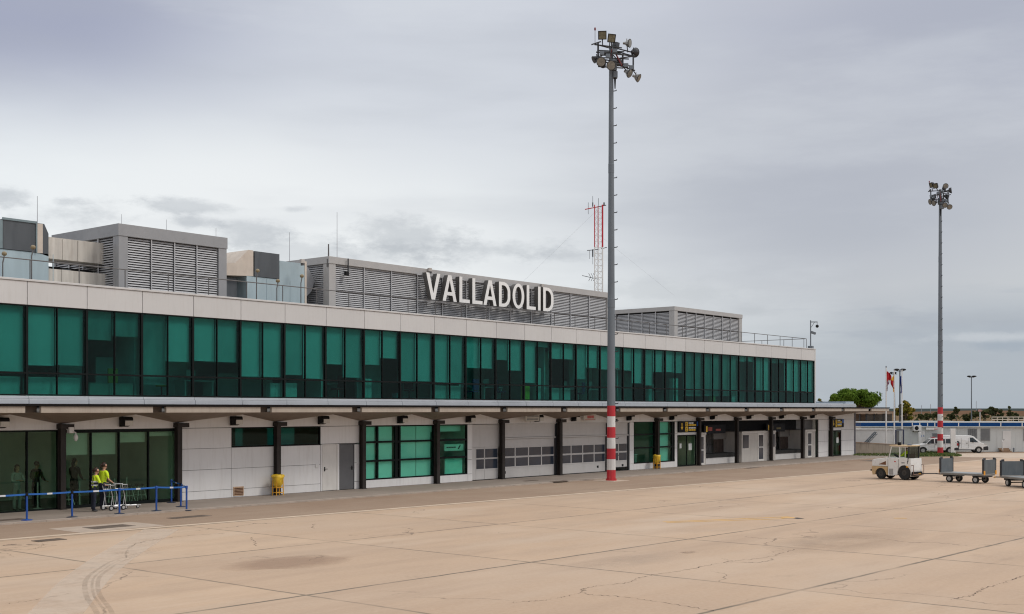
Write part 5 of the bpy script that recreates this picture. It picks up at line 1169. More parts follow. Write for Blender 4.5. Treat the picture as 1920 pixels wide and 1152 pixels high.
for k, f0, f1, h, col, lab in ((0, .05, .95, .72, WH, 'pale low cabinet under the two leftmost full blinds'), (-1, .05, .95, .72, WH, 'pale low cabinet at the left border of the upper floor'), (1, .1, .9, .55, (.35, .38, .34), 'grey low cabinet in the dark second bay of the upper floor'), (4, .75, .98, .68, WH, 'pale panel in the fifth upper bay from the left'), (5, .05, .38, .7, WH, 'pale panel at the left of the sixth upper bay'),
                            (7, .06, .3, 1.0, WH, 'pale cupboard left of the half-drawn blinds'), (8, .0, .05, .3, (.1, .3, .35), 'small teal box on the floor below two full blinds'), (9, .12, .48, .75, WH, 'pale panel left of the sign letter V underside'), (9, .55, .95, .75, WH, 'pale panel right of the two full blinds'), (12, .15, .33, .85, (.75, .70, .08), 'yellow cupboard behind the upper glass'),
                            (12, .60, .75, 1.9, WH, 'tall narrow pale cupboard below a short blind'), (13, .05, .45, .75, WH, 'pale panel below paired half blinds left'), (13, .55, .9, .75, WH, 'pale panel below paired half blinds right'), (17, .35, .5, .85, (.4, .75, .7), 'narrow turquoise cupboard right of the tall mast'), (18, .55, .8, 1.6, WH, 'tall pale cupboard right of the mast'), (20, .6, .8, .85, (.45, .5, .2), 'olive cupboard in the dark upper bays'), (21, .75, .95, 1.1, WH, 'pale cupboard near the right end of the upper floor')):
    cabinet(lab, bay(k)+UP*f0, bay(k)+UP*f1, h, col)
for k, lab in ((3, 'desk behind the fourth upper bay'), (6, 'desk below the uneven pair of blinds'), (10, 'desk with papers left of the yellow cupboard'), (11, 'desk directly left of the yellow cupboard'), (14, 'desk below the sign letters D and O'), (15, 'desk behind the tall mast'), (18, 'desk right of the tall mast'), (20, 'desk in the dark upper bays on the right'), (21, 'desk near the right end of the offices')):
    desk(lab, bay(k)+1.2); monitor('monitor on the '+lab, bay(k)+1.0, YW+1.6)
for k, col, lab in ((1, (.30, .24, .05), 'ochre chair in the dark second upper bay'), (2, (.30, .28, .08), 'olive chair behind the third upper bay'), (6, (.35, .03, .03), 'red chair below the uneven blinds'), (8, (.25, .05, .05), 'dark red chair below two full blinds'), (10, (.03, .07, .25), 'blue chair left of the yellow cupboard'), (11, (.02, .05, .15), 'navy chair beside the yellow cupboard'), (14, (.02, .02, .025), 'black chair behind the bay left of the tall mast'), (17, (.45, .06, .04), 'red chair beside the turquoise cupboard'), (19, (.04, .04, .045), 'black chair in the dark bay past the mast')):
    office_chair(lab, bay(k)+1.5, YW+.86, col)
t = thing('airline_notice', 'pale notice with small dark logo inside the third blind window', 'notice', (46.5, YW+.2, 1.7)); g = MB(); g.box(46.3, 47.8, YW+.2, YW+.215, 1.72, 2.08); g.build('board', mat('notice_green', (.62, .72, .66), .7), t)
g = MB(); 
for a, b in ((46.45, 46.62), (46.64, 46.80), (46.82, 47.02), (47.04, 47.18)): g.box(a, b, YW+.192, YW+.199, 1.88, 1.94)
g.prism([(47.32, 1.80), (47.42, 1.80), (47.58, 2.0), (47.48, 2.0)], YW+.192, YW+.199, 'y'); g.build('lettering', M_black, t)
t = thing('poster', 'plain pale turquoise poster in the lower pane right of the blind windows', 'poster', (46.9, YW+.2, .5)); g = MB(); g.box(46.35, 47.7, YW+.2, YW+.215, .50, 1.32); g.build('sheet', mat('poster_teal', (.45, .72, .66), .7), t); g = MB(); g.box(46.33, 47.72, YW+.216, YW+.225, .48, 1.34); g.build('backing', M_wht, t)
t = thing('counter', 'pale counter rail seen through the right green window', 'counter', (64, YW+1.0, .06)); g = MB(); g.box(64.0, 65.6, YW+.9, YW+1.3, .95, 1.0); g.build('counter_top', M_wht, t)
for x in (64.05, 65.5): g = MB(); g.box(x, x+.06, YW+.95, YW+1.25, .06, .95); g.build('leg', M_wht, t)

# ------------------------------------------------------------ tow tractor, driver, baggage carts (local x forward, y left, z up)
def wheel(parent, x, y, r, w, rimm, name='wheel', hubr=.55):
    g = MB(); g.lathe([(r*hubr, -w/2), (r*.93, -w/2), (r, -w*.3), (r, w*.3), (r*.93, w/2), (r*hubr, w/2), (r*hubr, -w/2)], (x, y, r), (0, 1, 0), 22, 0, False); o = g.build(name, M_rubber, parent, world=False, smooth=False)
    g = MB(); g.lathe([(r*hubr, -w*.42), (r*hubr*.8, -w*.30), (r*.2, -w*.36), (r*.12, -w*.5), (r*.12, w*.5), (r*.2, w*.36), (r*hubr*.8, w*.30), (r*hubr, w*.42)], (x, y, r), (0, 1, 0), 16); g.build('rim', rimm, o, world=False); return o
M_tw = mat('tractor_white', (.76, .755, .735), .45, var=.05, scale=1.5, dirt=.4, dcol=(.40, .26, .13), dvs=(3, 3, 1.2)); M_tor = mat('tractor_ochre', (.58, .40, .20), .55, var=.12, dirt=.5, dcol=(.45, .33, .24), scale=3)
M_rimd = mat('rim_dark', (.05, .045, .04), .6); M_riml = mat('rim_pale', (.45, .44, .42), .45); M_amber = mat('amber_lens', (.8, .35, .02), .3); M_rust = mat('rust_brown', (.18, .08, .04), .8, var=.3)
def arch(x0, x1, z, cx, r, n=10):
    """lower edge of a panel from x0 to x1 with a wheel arch of radius r round cx"""
    pts = [(x0, z)]
    for i in range(n+1):
        a = pi-pi*i/n; pts.append((cx+r*cos(a), z+r*sin(a)*1.02))
    return pts+[(x1, z)]
TL = Vector((65.72, 26.30, 0)); TZ = R(80)
t = thing('tow_tractor', 'white and ochre baggage tow tractor with glazed cab pulling grey carts', 'tow tractor', (TL.x, TL.y, .002), TZ); t.scale = (.95, 1, 1)
fxw, rxw = .90, -.66   # axles
hw = .56
g = MB(); g.prism([(1.50, .48), (1.50, .70)]+[(.42, .70), (.42, .24)]+[(p[0], p[1]) for p in reversed(arch(1.2, .42, .24, fxw, .36))][0:0]+[(.43, .24)]+[(fxw+.37*cos(pi-pi*i/10), .26+.36*sin(pi-pi*i/10)) for i in range(11)]+[(1.44, .22)], -hw, hw); g.build('front_skirt', M_tor, t, world=False, bevel=.012)
g = MB(); g.prism([(.40, .712), (1.50, .712), (1.50, 1.02), (1.43, 1.10), (.40, 1.23)], -hw+.03, hw-.03); hood = g.build('hood', M_tw, t, world=False, bevel=.03)
g = MB()
for s in (-1, 1): y = s*(hw-.028); g.prism([(.55, .80), (.55, 1.02), (1.05, .82)], min(y, y+s*.006), max(y, y+s*.006))
g.build('hood_vent', M_rust, hood, world=False)
g = MB(); g.box(1.5, 1.54, -.42, .42, .50, .60); g.box(1.501, 1.52, -.35, .35, .68, .86); g.build('grille', M_dark, t, world=False)
for s in (-.4, .4): g = MB(); g.lathe([(.07, 0), (.07, .03)], (1.50, s, .80), (1, 0, 0), 12); g.build('headlight', M_lens, t, world=False)
g = MB(); g.lathe([(.06, 0), (.06, .22)], (1.50, .0, .46), (1, 0, 0), 10); g.box(1.50, 1.62, .35, .42, .43, .50); g.ball((1.65, .39, .47), .05, 8); g.build('bumper', M_black, t, world=False)
g = MB(); g.prism([(.395, .22), (.395, 1.20), (-1.08, 1.20), (-1.14, .55), (-1.13, .45)]+[(rxw+.44*cos(pi+.35-(pi+.5)*i/12), .36+.46*sin(pi+.35-(pi+.5)*i/12)) for i in range(13)]+[(.05, .22)], -hw, hw); body = g.build('body', M_tw, t, world=False, bevel=.015)
g = MB()
for s in (-1, 1): y = s*hw; g.box(.05, .33, min(y, y+s*.006), max(y, y+s*.006), .26, .60)
g.build('step_panel', mat('step_grey', (.33, .32, .31), .6), t, world=False)
for s in (-1, 1):
    y = s*(hw+.004)
    for nm, m_, (x0, x1, z0, z1) in (('door_seam', M_dark, (.39, .40, .3, 1.14)), ('door_seam', M_dark, (-.30, -.285, .62, 1.14)), ('handle', M_dark, (-.7, -.5, .93, .97)), ('latch', M_dark, (-.9, -.87, .9, 1.05)), ('badge', mat('mark_red', (.5, .05, .04), .5), (-.12, -.02, .98, 1.04)), ('reflector', M_amber, (-.95, -.80, .70, .77))):
        g = MB(); g.box(x0, x1, y-.005, y+.005, z0, z1); g.build(nm, m_, body, world=False)
# cab: posts, glass, roof
cab = [(.36, 1.19), (.17, 1.86), (-.95, 1.86), (-.98, 1.22)]
g = MB(); zt = 1.86
for s in (-1, 1):
    y = s*(hw-.03)
    g.tube((.36, y, 1.18), (.18, y*.97, zt), .032, None, 6); g.tube((-.36, y, 1.18), (-.36, y*.97, zt), .04, None, 6); g.tube((-.72, y, 1.18), (-.72, y*.97, zt), .02, None, 6); g.tube((.36, y, 1.2), (-.95, y, 1.21), .03, None, 6); g.tube((.2, y*.97, 1.84), (-.95, y*.97, 1.84), .035, None, 6)
g.build('cab_frame', M_tw, t, world=False)
g = MB()
for s in (-1, 1): y = s*(hw-.03); g.tube((-.92, y, 1.0), (-.95, y*.97, zt), .045, None, 6); g.box(-.93, -.75, y-.012, y+.012, 1.0, 1.2) ; g.tube((.40, y, 1.22), (.24, y, 1.62), .02, None, 6)
g.build('rear_post', M_dark, t, world=False)
for s in (-1, 1):
    y = s*(hw-.03); g = MB(); g.quad((.34, y, 1.22), (-.34, y, 1.22), (-.34, y*.97, 1.82), (.19, y*.97, 1.82)); g.quad((-.38, y, 1.22), (-.70, y, 1.22), (-.70, y*.97, 1.82), (-.38, y*.97, 1.82)); g.quad((-.76, y, 1.05), (-.90, y, 1.05), (-.93, y*.97, 1.82), (-.76, y*.97, 1.82)); g.build('side_window', G_clear, t, world=False)
g = MB(); g.quad((.37, -.5, 1.22), (.37, .5, 1.22), (.2, .48, 1.82), (.2, -.48, 1.82)); g.build('windscreen', G_clear, t, world=False)
g = MB(); g.quad((-.93, -.5, 1.22), (-.93, .5, 1.22), (-.95, .48, 1.82), (-.95, -.48, 1.82)); g.build('rear_window', glass('smoked_glass', (.16, .19, .18), .8), t, world=False)
g = MB(); g.box(-.98, .30, -hw-.02, hw+.02, 1.865, 1.925); g.build('cab_roof', mat('cab_roof_cream', (.60, .46, .27), .6, var=.15, dirt=.4, dcol=(.4, .15, .06)), t, world=False, bevel=.02)
g = MB(); g.lathe([(.12, 1.925), (.12, 1.98), (.07, 2.02)], (-.85, .3, 0), n=12); g.build('roof_beacon', mat('beacon_grey', (.15, .17, .22), .3), t, world=False)
g = MB(); g.box(-.32, -.18, .3, .46, 1.93, 2.09); g.build('work_light', M_black, t, world=False)
g = MB(); g.box(-.75, -.2, -.45, .45, .95, 1.05); g.box(-.80, -.70, -.4, .4, 1.0, 1.45); g.build('seat', M_black, t, world=False, bevel=.02)
g = MB(); g.lathe([(.16, -.012), (.19, 0), (.16, .012)], (.12, .12, 1.32), (-.6, 0, .8), 16); g.build('steering_wheel', M_black, t, world=False)
for s in (-1, 1): wheel(t, fxw, s*(hw-.12), .32, .22, M_rimd); wheel(t, rxw, s*(hw-.13), .40, .26, M_rimd, hubr=.42)
g = MB(); g.box(-1.2, -.95, -.5, .5, .24, .46); g.build('counterweight', M_black, t, world=False, bevel=.02)
g = MB()
for s in (-.52, .52): g.path([(-1.0, s, .85), (-1.26, s, .82), (-1.26, s, .32), (-1.2, s, .3)], .02)
g.tube((-1.26, -.52, .32), (-1.26, .52, .32), .03); g.build('tow_guard', mat('guard_brown', (.20, .12, .09), .6), t, world=False)
dl = TL+Vector((cos(TZ)*-.5-sin(TZ)*.05, sin(TZ)*-.5+cos(TZ)*.05, 0))
person('driver in yellow hi-vis top sitting in the tow tractor cab', (dl.x, dl.y, .42), TZ-R(90), .82, [((-.26, .18, 1.15), (-.12, .46, 1.12), (0, 1, 0)), ((.26, .18, 1.15), (.12, .46, 1.12), (0, 1, 0))],
       [((-.12, .40, .86), (-.12, .44, .48)), ((.12, .40, .86), (.12, .44, .48))], M_ygreen, M_navy, 'short', .03, 0, 'long', False)
def cart(label, loc, rz, bar=2.1):
    t = thing('baggage_cart', label, 'baggage cart', (loc[0], loc[1], .002), rz, 'grey baggage carts'); hl, w = 1.27, .66
    g = MB(); g.box(-hl, hl, -w, w, .47, .52); g.box(-hl+.05, hl-.05, -w+.06, w-.06, .40, .469); g.build('deck', mat('deck_grey', (.30, .315, .32), .5, .3, dirt=.3), t, world=False)
    M_brd = mat('cart_board', (.10, .12, .132), .55, var=.1, dirt=.25, dcol=(.25, .25, .25))
    for x in (hl-.08, -hl+.0):
        g = MB(); g.box(x, x+.08, -w+.07, w-.07, .53, 1.26)
        if x < 0:
            for k in range(4): g.box(x+.081, x+.13, -w+.12+.3*k, -w+.30+.3*k, .56, 1.2)
        b = g.build('end_board', M_brd, t, world=False)
        for s in (-1, 1):
            g = MB(); y = w-.07 if s > 0 else -w; g.box(x-.005, x+.085, y, y+.07, .53, 1.195); g.prism([(s*(w-.0), 1.20), (s*(w-.0), 1.28), (s*(w-.12), 1.36), (s*(w-.2), 1.36), (s*(w-.2), 1.262), (s*(w-.07), 1.262), (s*(w-.07), 1.20)], x-.01, x+.09, 'x'); g.build('corner_guard', M_dark, b, world=False)
    g = MB()
    for x in (hl, -hl-.03, ): 
        for s in (-1, 1): g.box(x, x+.03, s*(w-.06)-.06, s*(w-.06)+.06, .46, .68)
    g.build('reflector', M_amber, t, world=False)
    g = MB(); g.box(.45, 1.15, -.5, .5, .30, .39); g.box(-1.15, -.55, -.5, .5, .32, .39); g.tube((.76, -.5, .2), (.76, .5, .2), .03); g.tube((-.74, -.5, .2), (-.74, .5, .2), .03)
    for x in (.76, -.74): 
        for s in (-.4, .4): g.box(x-.03, x+.03, s-.03, s+.03, .18, .32)
    g.build('chassis', M_dark, t, world=False)
    for x in (.76, -.74):
        for s in (-1, 1): wheel(t, x, s*.50, .19, .13, M_riml, hubr=.6)
    g = MB(); g.tube((1.1, 0, .36), (1.85, 0, .40), .035, None, 6); g.tube((1.85, 0, .40), (bar, 0, .36), .03, None, 6); g.build('drawbar', M_dark, t, world=False)
    g = MB(); g.tube((1.3, 0, .372), (1.5, 0, .383), .042, None, 6); g.tube((bar, 0, .36), (bar+.2, 0, .34), .036, None, 6); g.build('drawbar_sleeve', mat('sleeve_yellow', (.70, .40, .03), .5), t, world=False); return t
cart('grey baggage cart hooked directly behind the tow tractor', (65.1, 22.3), R(80), 2.75); cart('second grey baggage cart cut by the right border of the photo', (62.95, 18.66), R(48), 2.75)
# ------------------------------------------------------------ parked vehicles
M_car = mat('car_white', (.74, .74, .73), .25, var=.02, spec=.6); M_cglass = mat('car_glass', (.03, .04, .045), .06, var=.1, scale=.7); M_trim = mat('car_trim', (.022, .022, .024), .6); M_tail = mat('tail_red', (.35, .01, .015), .2); M_hl = mat('headlamp', (.6, .62, .63), .08, .4)
def loft(profile, hw, belt, top_in, zt):
    """side outline (x, z) swept across the width; above the belt line the sides lean in"""
    g = MB(); n = len(profile); wf = lambda z: hw if z <= belt else hw-(z-belt)/(zt-belt)*top_in
    vs = [(x, -wf(z), z) for x, z in profile]+[(x, wf(z), z) for x, z in profile]; g.add(vs, [tuple(range(n)), tuple(range(2*n-1, n-1, -1))]+[((i+1) % n, i, n+i, n+(i+1) % n) for i in range(n)]); return g, wf
def archpts(cx, r, z0, n=10): return [(cx+r*cos(pi*i/n), max(z0, .30+r*sin(pi*i/n))) for i in range(n+1)]
def side_glass(t, polys, wf, nm='side_window'):
    for s in (-1, 1):
        for p in polys: g = MB(); g.add([(x, s*(wf(z)+.006), z) for x, z in p], [tuple(range(len(p)))]); g.build(nm, M_cglass, t, world=False)
sc = .86
def van():
    loc = P(1805, 108.6); t = thing('parked_van', 'white panel van with black bumper parked facing right before the portable building', 'van', (loc.x, loc.y, .012), RZ_VIEW+R(-6)); t.scale = (sc,)*3
    pr = [(2.30, .40), (2.32, .62), (2.22, .88), (1.95, 1.0), (1.62, 1.10), (.95, 1.72), (.62, 1.84), (-2.2, 1.86), (-2.32, 1.7), (-2.36, .4), (-2.2, .28)]+list(reversed(archpts(-1.55, .40, .28)))+list(reversed(archpts(1.40, .40, .28)))+[(2.2, .28)]
    g, wf = loft(pr, .90, 1.05, .13, 1.86); g.build('body', M_car, t, world=False, bevel=.03)
    side_glass(t, [[(1.38, 1.12), (.52, 1.16), (.50, 1.62), (.82, 1.62)]], wf)
    g = MB(); g.quad((1.60, -.80, 1.135), (1.60, .80, 1.135), (.99, .74, 1.70), (.99, -.74, 1.70)); g.build('windscreen', M_cglass, t, world=False)
    g = MB(); g.prism([(2.33, .30), (2.37, .34), (2.37, .62), (2.28, .74), (1.86, .66), (1.84, .30)], -.915, .915); g.build('bumper', M_trim, t, world=False, bevel=.03)
    for s in (-1, 1):
        g = MB(); g.prism([(2.26, .86), (2.05, .99), (1.86, .99), (2.02, .86)], s*.72, s*.91); g.build('headlight', M_hl, t, world=False)
        g = MB(); g.box(.72, .84, s*.93, s*1.1, 1.12, 1.34); g.build('mirror', M_trim, t, world=False, bevel=.02)
        g = MB(); y = s*.904; g.box(-1.1, 1.0, y-.006, y+.006, .30, .38); g.box(.35, .362, y-.004, y+.004, .5, 1.6); g.box(-.35, -.338, y-.004, y+.004, .5, 1.6); g.box(.1, .28, y-.015, y+.015, 1.02, 1.06); g.box(-.62, -.42, y-.015, y+.015, 1.02, 1.06); g.build('trim', M_trim, t, world=False)
        wheel(t, 1.40, s*.80, .33, .22, M_riml); wheel(t, -1.55, s*.80, .33, .22, M_riml)
    g = MB(); g.box(2.25, 2.345, -.35, .35, .76, .84); g.build('grille', M_trim, t, world=False)
van()
def suv():
    loc = P(1752, 107.0); t = thing('parked_suv', 'white boxy four-wheel drive with spare wheel on its tail parked behind the far mast', 'car', (loc.x, loc.y, .0), RZ_VIEW+R(174)); t.scale = (.88, .85, .85)
    pr = [(2.1, .45), (2.12, .75), (2.0, .92), (1.05, 1.04), (.45, 1.58), (.2, 1.64), (-1.75, 1.66), (-1.9, 1.6), (-2.12, 1.02), (-2.14, .5), (-2.0, .36)]+list(reversed(archpts(-1.32, .42, .36)))+list(reversed(archpts(1.32, .42, .36)))+[(2.0, .36)]
    g, wf = loft(pr, .86, 1.02, .14, 1.66); g.build('body', M_car, t, world=False, bevel=.03)
    side_glass(t, [[(.95, 1.08), (.22, 1.08), (.22, 1.55), (.46, 1.52)], [(.12, 1.08), (-.85, 1.08), (-.85, 1.55), (.12, 1.55)], [(-.95, 1.10), (-1.95, 1.12), (-1.78, 1.54), (-.95, 1.55)]], wf)
    g = MB(); g.quad((1.02, -.78, 1.08), (1.02, .78, 1.08), (.48, .72, 1.56), (.48, -.72, 1.56)); g.build('windscreen', M_cglass, t, world=False)
    g = MB(); g.quad((-2.115, -.7, 1.08), (-2.115, .7, 1.08), (-1.935, .66, 1.54), (-1.935, -.66, 1.54)); g.build('rear_window', M_cglass, t, world=False)
    g = MB(); g.prism([(-2.2, .36), (-2.2, .62), (-2.0, .66), (-1.74, .60), (-1.74, .36)], -.88, .88); g.build('rear_bumper', M_trim, t, world=False, bevel=.02)
    g = MB(); g.prism([(2.2, .36), (2.2, .62), (2.0, .66), (1.74, .60), (1.74, .36)], -.88, .88); g.build('bumper', M_trim, t, world=False, bevel=.02)
    g = MB(); g.lathe([(.2, -.11), (.36, -.1), (.38, 0), (.36, .1), (.2, .11)], (-2.27, .1, .96), (1, 0, 0), 20); g.build('spare_wheel', M_rubber, t, world=False)
    for s in (-1, 1):
        g = MB(); g.box(-2.15, -2.02, s*.70, s*.872, .86, 1.10); g.build('tail_light', M_tail, t, world=False); g = MB(); g.box(1.98, 2.13, s*.6, s*.8, .74, .90); g.build('headlight', M_hl, t, world=False)
        g = MB(); y = s*.865; g.box(.17, .182, y-.004, y+.004, .55, 1.05); g.box(-.90, -.888, y-.004, y+.004, .55, 1.05); g.box(.0, .12, y-.014, y+.014, .98, 1.02); g.build('trim', M_trim, t, world=False); g = MB(); g.box(.72, .84, s*.9, s*1.05, 1.05, 1.22); g.build('mirror', M_trim, t, world=False)
        wheel(t, 1.32, s*.76, .35, .22, M_riml); wheel(t, -1.32, s*.76, .35, .22, M_riml)
    g = MB(); g.box(.0, .3, -.5, .5, 1.67, 1.75); g.build('light_bar', M_tail, t, world=False)
suv()
# ------------------------------------------------------------ portable buildings and yard
DB = 111.0; mpx = DB/FP; zB = lambda py: EYE+(HZ-py)*mpx
b0 = P(1614, DB); t = thing('portable_building', 'long white portable building with dark blue fascia across the right side', 'portable building', (b0.x, b0.y, 0), RZ_VIEW)
bxp = lambda px: (px-1614)*mpx
M_port = mat('portable_white', (.60, .62, .605), .5, var=.04, scale=.6, dirt=.22, dcol=(.35, .33, .29)); M_fblue = mat('fascia_blue', (.003, .050, .185), .6, var=.1, spec=.15)
LN = bxp(2090)
g = MB(); g.box(0, LN, .0, 3.2, .02, zB(801))
k = 0
while k < LN: g.box(k, k+.02, -.012, -.001, .05, zB(803)); k += .6
g.build('wall', M_port, t, world=False)
g = MB(); g.box(-.15, LN, -.25, 3.3, zB(801)+.002, zB(799.6)); g.box(-.15, LN, -.22, 3.3, zB(793)+.002, zB(791.2)); g.box(bxp(1700), bxp(1790), .5, 3.3, zB(791), zB(790)); g.build('roof', M_port, t, world=False)
fj = [-.1]+[bxp(p) for p in (1709, 1723, 1737.5, 1751, 1795.5, 1834.5, 1874.5, 1914.5, 1955, 1995, 2035)]+[LN]
g = MB()
for a, b in zip(fj, fj[1:]): g.box(a+.05, b-.05, -.24, 3.28, zB(799.5), zB(793))
g.build('fascia', M_fblue, t, world=False)
g = MB()
for a in fj[1:-1]: g.box(a-.045, a+.045, -.245, .1, zB(799.4), zB(793.1))
g.build('fascia_joint', M_wht, t, world=False)
def pwin(a, b, p0, p1, bars, cat='window'):
    f = MB(); x0, x1, z0, z1 = bxp(a), bxp(b), zB(p1), zB(p0); f.box(x0-.05, x1+.05, -.035, -.013, z0-.05, z1+.05); fo = f.build('window', mat('window_alu', (.33, .34, .34), .4, .3), t, world=False)
    h = MB(); h.box(x0, x1, -.05, -.036, z0, z1); h.build('pane', mat('pane_grey', (.14, .15, .16), .15, var=.15), fo, world=False); h = MB(); n = bars
    for k in range(n): h.box(x0+(x1-x0)*(k+.5)/n-.015, x0+(x1-x0)*(k+.5)/n+.015, -.075, -.051, z0, z1)
    h.build('bars', mat('bar_grey', (.30, .31, .31), .4), fo, world=False)
pwin(1815.5, 1831, 805, 826.5, 4); pwin(1839.5, 1855.5, 804.8, 826, 9); pwin(1749, 1758, 813.5, 822, 5); pwin(1919.5, 1935, 805, 826, 7)
for a, b in ((1880, 1895), (1722, 1734)):
    f = MB(); f.box(bxp(a), bxp(b), -.05, -.013, .28, zB(808)); d = f.build('door', M_wht, t, world=False); h = MB(); h.box(bxp(a)+.06, bxp(a)+.12, -.09, -.051, 1.1, 1.16); h.build('handle', M_dark, d, world=False)
f = MB(); f.box(bxp(1725), bxp(1728), -.058, -.051, zB(820), zB(815.5)); f.box(bxp(1731), bxp(1732.5), -.058, -.051, zB(819), zB(816.5)); f.build('door_sign', mat('sticker_blue', (.03, .15, .4), .6), t, world=False)
def at_b(px, dy=0, z=0):
    p = P(px, DB); q = VV*dy; return (p.x+q.x, p.y+q.y, z)
tt = thing('porch_screen', 'white upright screen panel standing between the four-wheel drive and the van', 'screen', tuple(P(1786.5, 106.2)), RZ_VIEW); g = MB(); g.box(-.21, .21, -.1, .1, 0, 2.25); g.box(-.26, .26, -.14, .14, 0, .06); g.build('panel', M_wht, tt, world=False)
tt = thing('air_conditioner', 'air conditioning unit on the portable building wall above the tractor cab', 'air conditioner', at_b(1715.5, -.4, zB(808)), RZ_VIEW); g = MB(); g.box(-.28, .42, -.15, .3, 0, .5); g.build('casing', M_wht, tt, world=False, bevel=.02); g = MB(); g.lathe([(.19, 0), (.19, .01)], (-.02, -.151, .25), (0, -1, 0), 14); g.build('fan_grille', M_black, tt, world=False)
g = MB(); g.box(-.2, -.15, .3, .39, -.1, .0); g.box(.3, .35, .3, .39, -.1, 0); g.build('bracket', M_dark, tt, world=False)
tt = thing('wooden_steps', 'small brown wooden steps below the white door of the portable building', 'steps', at_b(1880, -.95, .002), RZ_VIEW); M_wood = mat('step_wood', (.33, .22, .14), .8, var=.2, scale=4)
for k in range(3): g = MB(); g.box(-.45, .45, .3*k, .3*k+.32, .12*k+.06, .12*k+.12); g.build('tread', M_wood, tt, world=False); g = MB(); g.box(-.44, .44, .3*k+.02, .3*k+.05, .0, .12*k+.058); g.build('riser', M_wood, tt, world=False)
tt = thing('handrail', 'white handrail beside the wooden steps', 'handrail', at_b(1873, -.9, 0), RZ_VIEW); g = MB(); g.path([(0, 0, 0), (0, 0, .95), (.12, .45, 1.1), (.12, .45, 0)], .025); g.build('rail', M_wht, tt, world=False)
tt = thing('bollard', 'short grey post right of the wooden steps', 'bollard', at_b(1894, -.8, 0), RZ_VIEW); g = MB(); g.lathe([(.07, 0), (.07, .38), (.04, .42)], n=10); g.build('post', M_steel, tt, world=False)
tt = thing('downpipe', 'white square tank post in front of the portable building beside the air conditioner', 'post', at_b(1717.5, -1.0, 0), RZ_VIEW); g = MB(); g.box(-.12, .12, -.12, .12, 0, zB(810)); g.build('post', M_wht, tt, world=False, bevel=.02)
tt = thing('sign_board', 'white plate with red edge fixed under the blue fascia above the parked four-wheel drive', 'sign', at_b(1745, -.35, zB(806)), RZ_VIEW); g = MB(); g.box(-.55, .55, 0, .04, 0, .2); g.build('board', M_wht, tt, world=False); g = MB(); g.box(.2, .5, -.006, -.001, .03, .1); g.build('lettering', M_red, tt, world=False)
# container with dark doorway behind the low wall
c0 = P(1607, 107.2); zc = lambda py: EYE+(HZ-py)*107.2/FP; cxp = lambda px: (px-1607)*107.2/FP
tt = thing('storage_container', 'white storage container with dark door edge behind the low concrete wall', 'container', (c0.x, c0.y, 0), RZ_VIEW); g = MB(); g.box(-1, cxp(1678), 0, 1.4, .02, zc(806)); g.box(-1, cxp(1678)+.1, -.08, 1.4, zc(806)+.002, zc(804.5)); g.build('shell', M_wht, tt, world=False)
g = MB(); g.box(cxp(1678)+.02, cxp(1680.5), -.05, .1, .02, zc(805.5)); g.box(cxp(1693), cxp(1695), -.05, .1, .02, zc(805.5)); g.box(cxp(1680.5), cxp(1693), -.05, .1, zc(807.5), zc(805.5)); g.build('door_frame', mat('frame_navy', (.03, .035, .08), .5), tt, world=False)
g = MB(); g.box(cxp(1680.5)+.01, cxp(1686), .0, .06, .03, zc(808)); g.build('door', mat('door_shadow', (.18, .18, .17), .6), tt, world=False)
# low wall
w0, w1 = P(1597, 104.3), P(1725, 105.5); tt = thing('concrete_wall', 'low stained concrete wall with sloping top behind the tow tractor', 'wall', tuple(w0)); d = (w1-w0); n_ = Vector((-d.y, d.x, 0)).normalized()*.2
if n_.dot(VV) < 0: n_ = -n_
g = MB(); h0, h1 = 1.07, .70; vs = [w0, w1, w1+n_, w0+n_]; g.add([(v.x, v.y, 0) for v in vs]+[(vs[0].x, vs[0].y, h0), (vs[1].x, vs[1].y, h1), (vs[2].x, vs[2].y, h1), (vs[3].x, vs[3].y, h0)], [(3, 2, 1, 0), (4, 5, 6, 7), (0, 1, 5, 4), (1, 2, 6, 5), (2, 3, 7, 6), (3, 0, 4, 7)])
g.build('wall', mat('old_concrete', (.36, .30, .24), .9, var=.15, scale=1., dirt=.65, dcol=(.12, .10, .08), dvs=(2.2, 2.2, .25), bump=.2), tt)
g = MB(); up = Vector((0, 0, 1)); e = n_.normalized()*.03; a, b = w0-e, w1-e; a2_, b2_ = w0+n_+e, w1+n_+e
g.add([(a.x, a.y, h0+.004), (b.x, b.y, h1+.004), (b2_.x, b2_.y, h1+.004), (a2_.x, a2_.y, h0+.004), (a.x, a.y, h0+.06), (b.x, b.y, h1+.06), (b2_.x, b2_.y, h1+.06), (a2_.x, a2_.y, h0+.06)], [(3, 2, 1, 0), (4, 5, 6, 7), (0, 1, 5, 4), (1, 2, 6, 5), (2, 3, 7, 6), (3, 0, 4, 7)]); g.build('coping', mat('coping_brown', (.35, .23, .15), .85, var=.2), tt)
tt = thing('metal_ramp', 'grey metal ramp truss leaning up behind the low concrete wall', 'ramp', tuple(P(1622, 105.6)), RZ_VIEW); g = MB()
for y in (0, .5):
    g.tube((-.2, y, .7), (1.0, y, 1.95), .05); g.tube((-.1, y, .55), (1.1, y, 1.8), .03)
    for k in range(5): q = k/5; g.tube((-.2+1.2*q, y, .7+1.25*q), (-.1+1.2*(q+.15), y, .55+1.25*(q+.15)), .02)
for k in range(7): q = k/6; g.tube((-.2+1.2*q, 0, .7+1.25*q), (-.2+1.2*q, .5, .7+1.25*q), .025)
for y in (0, .5): g.tube((.3, y, 0), (.35, y, 1.2), .04)
g.build('truss', M_steel, tt, world=False)
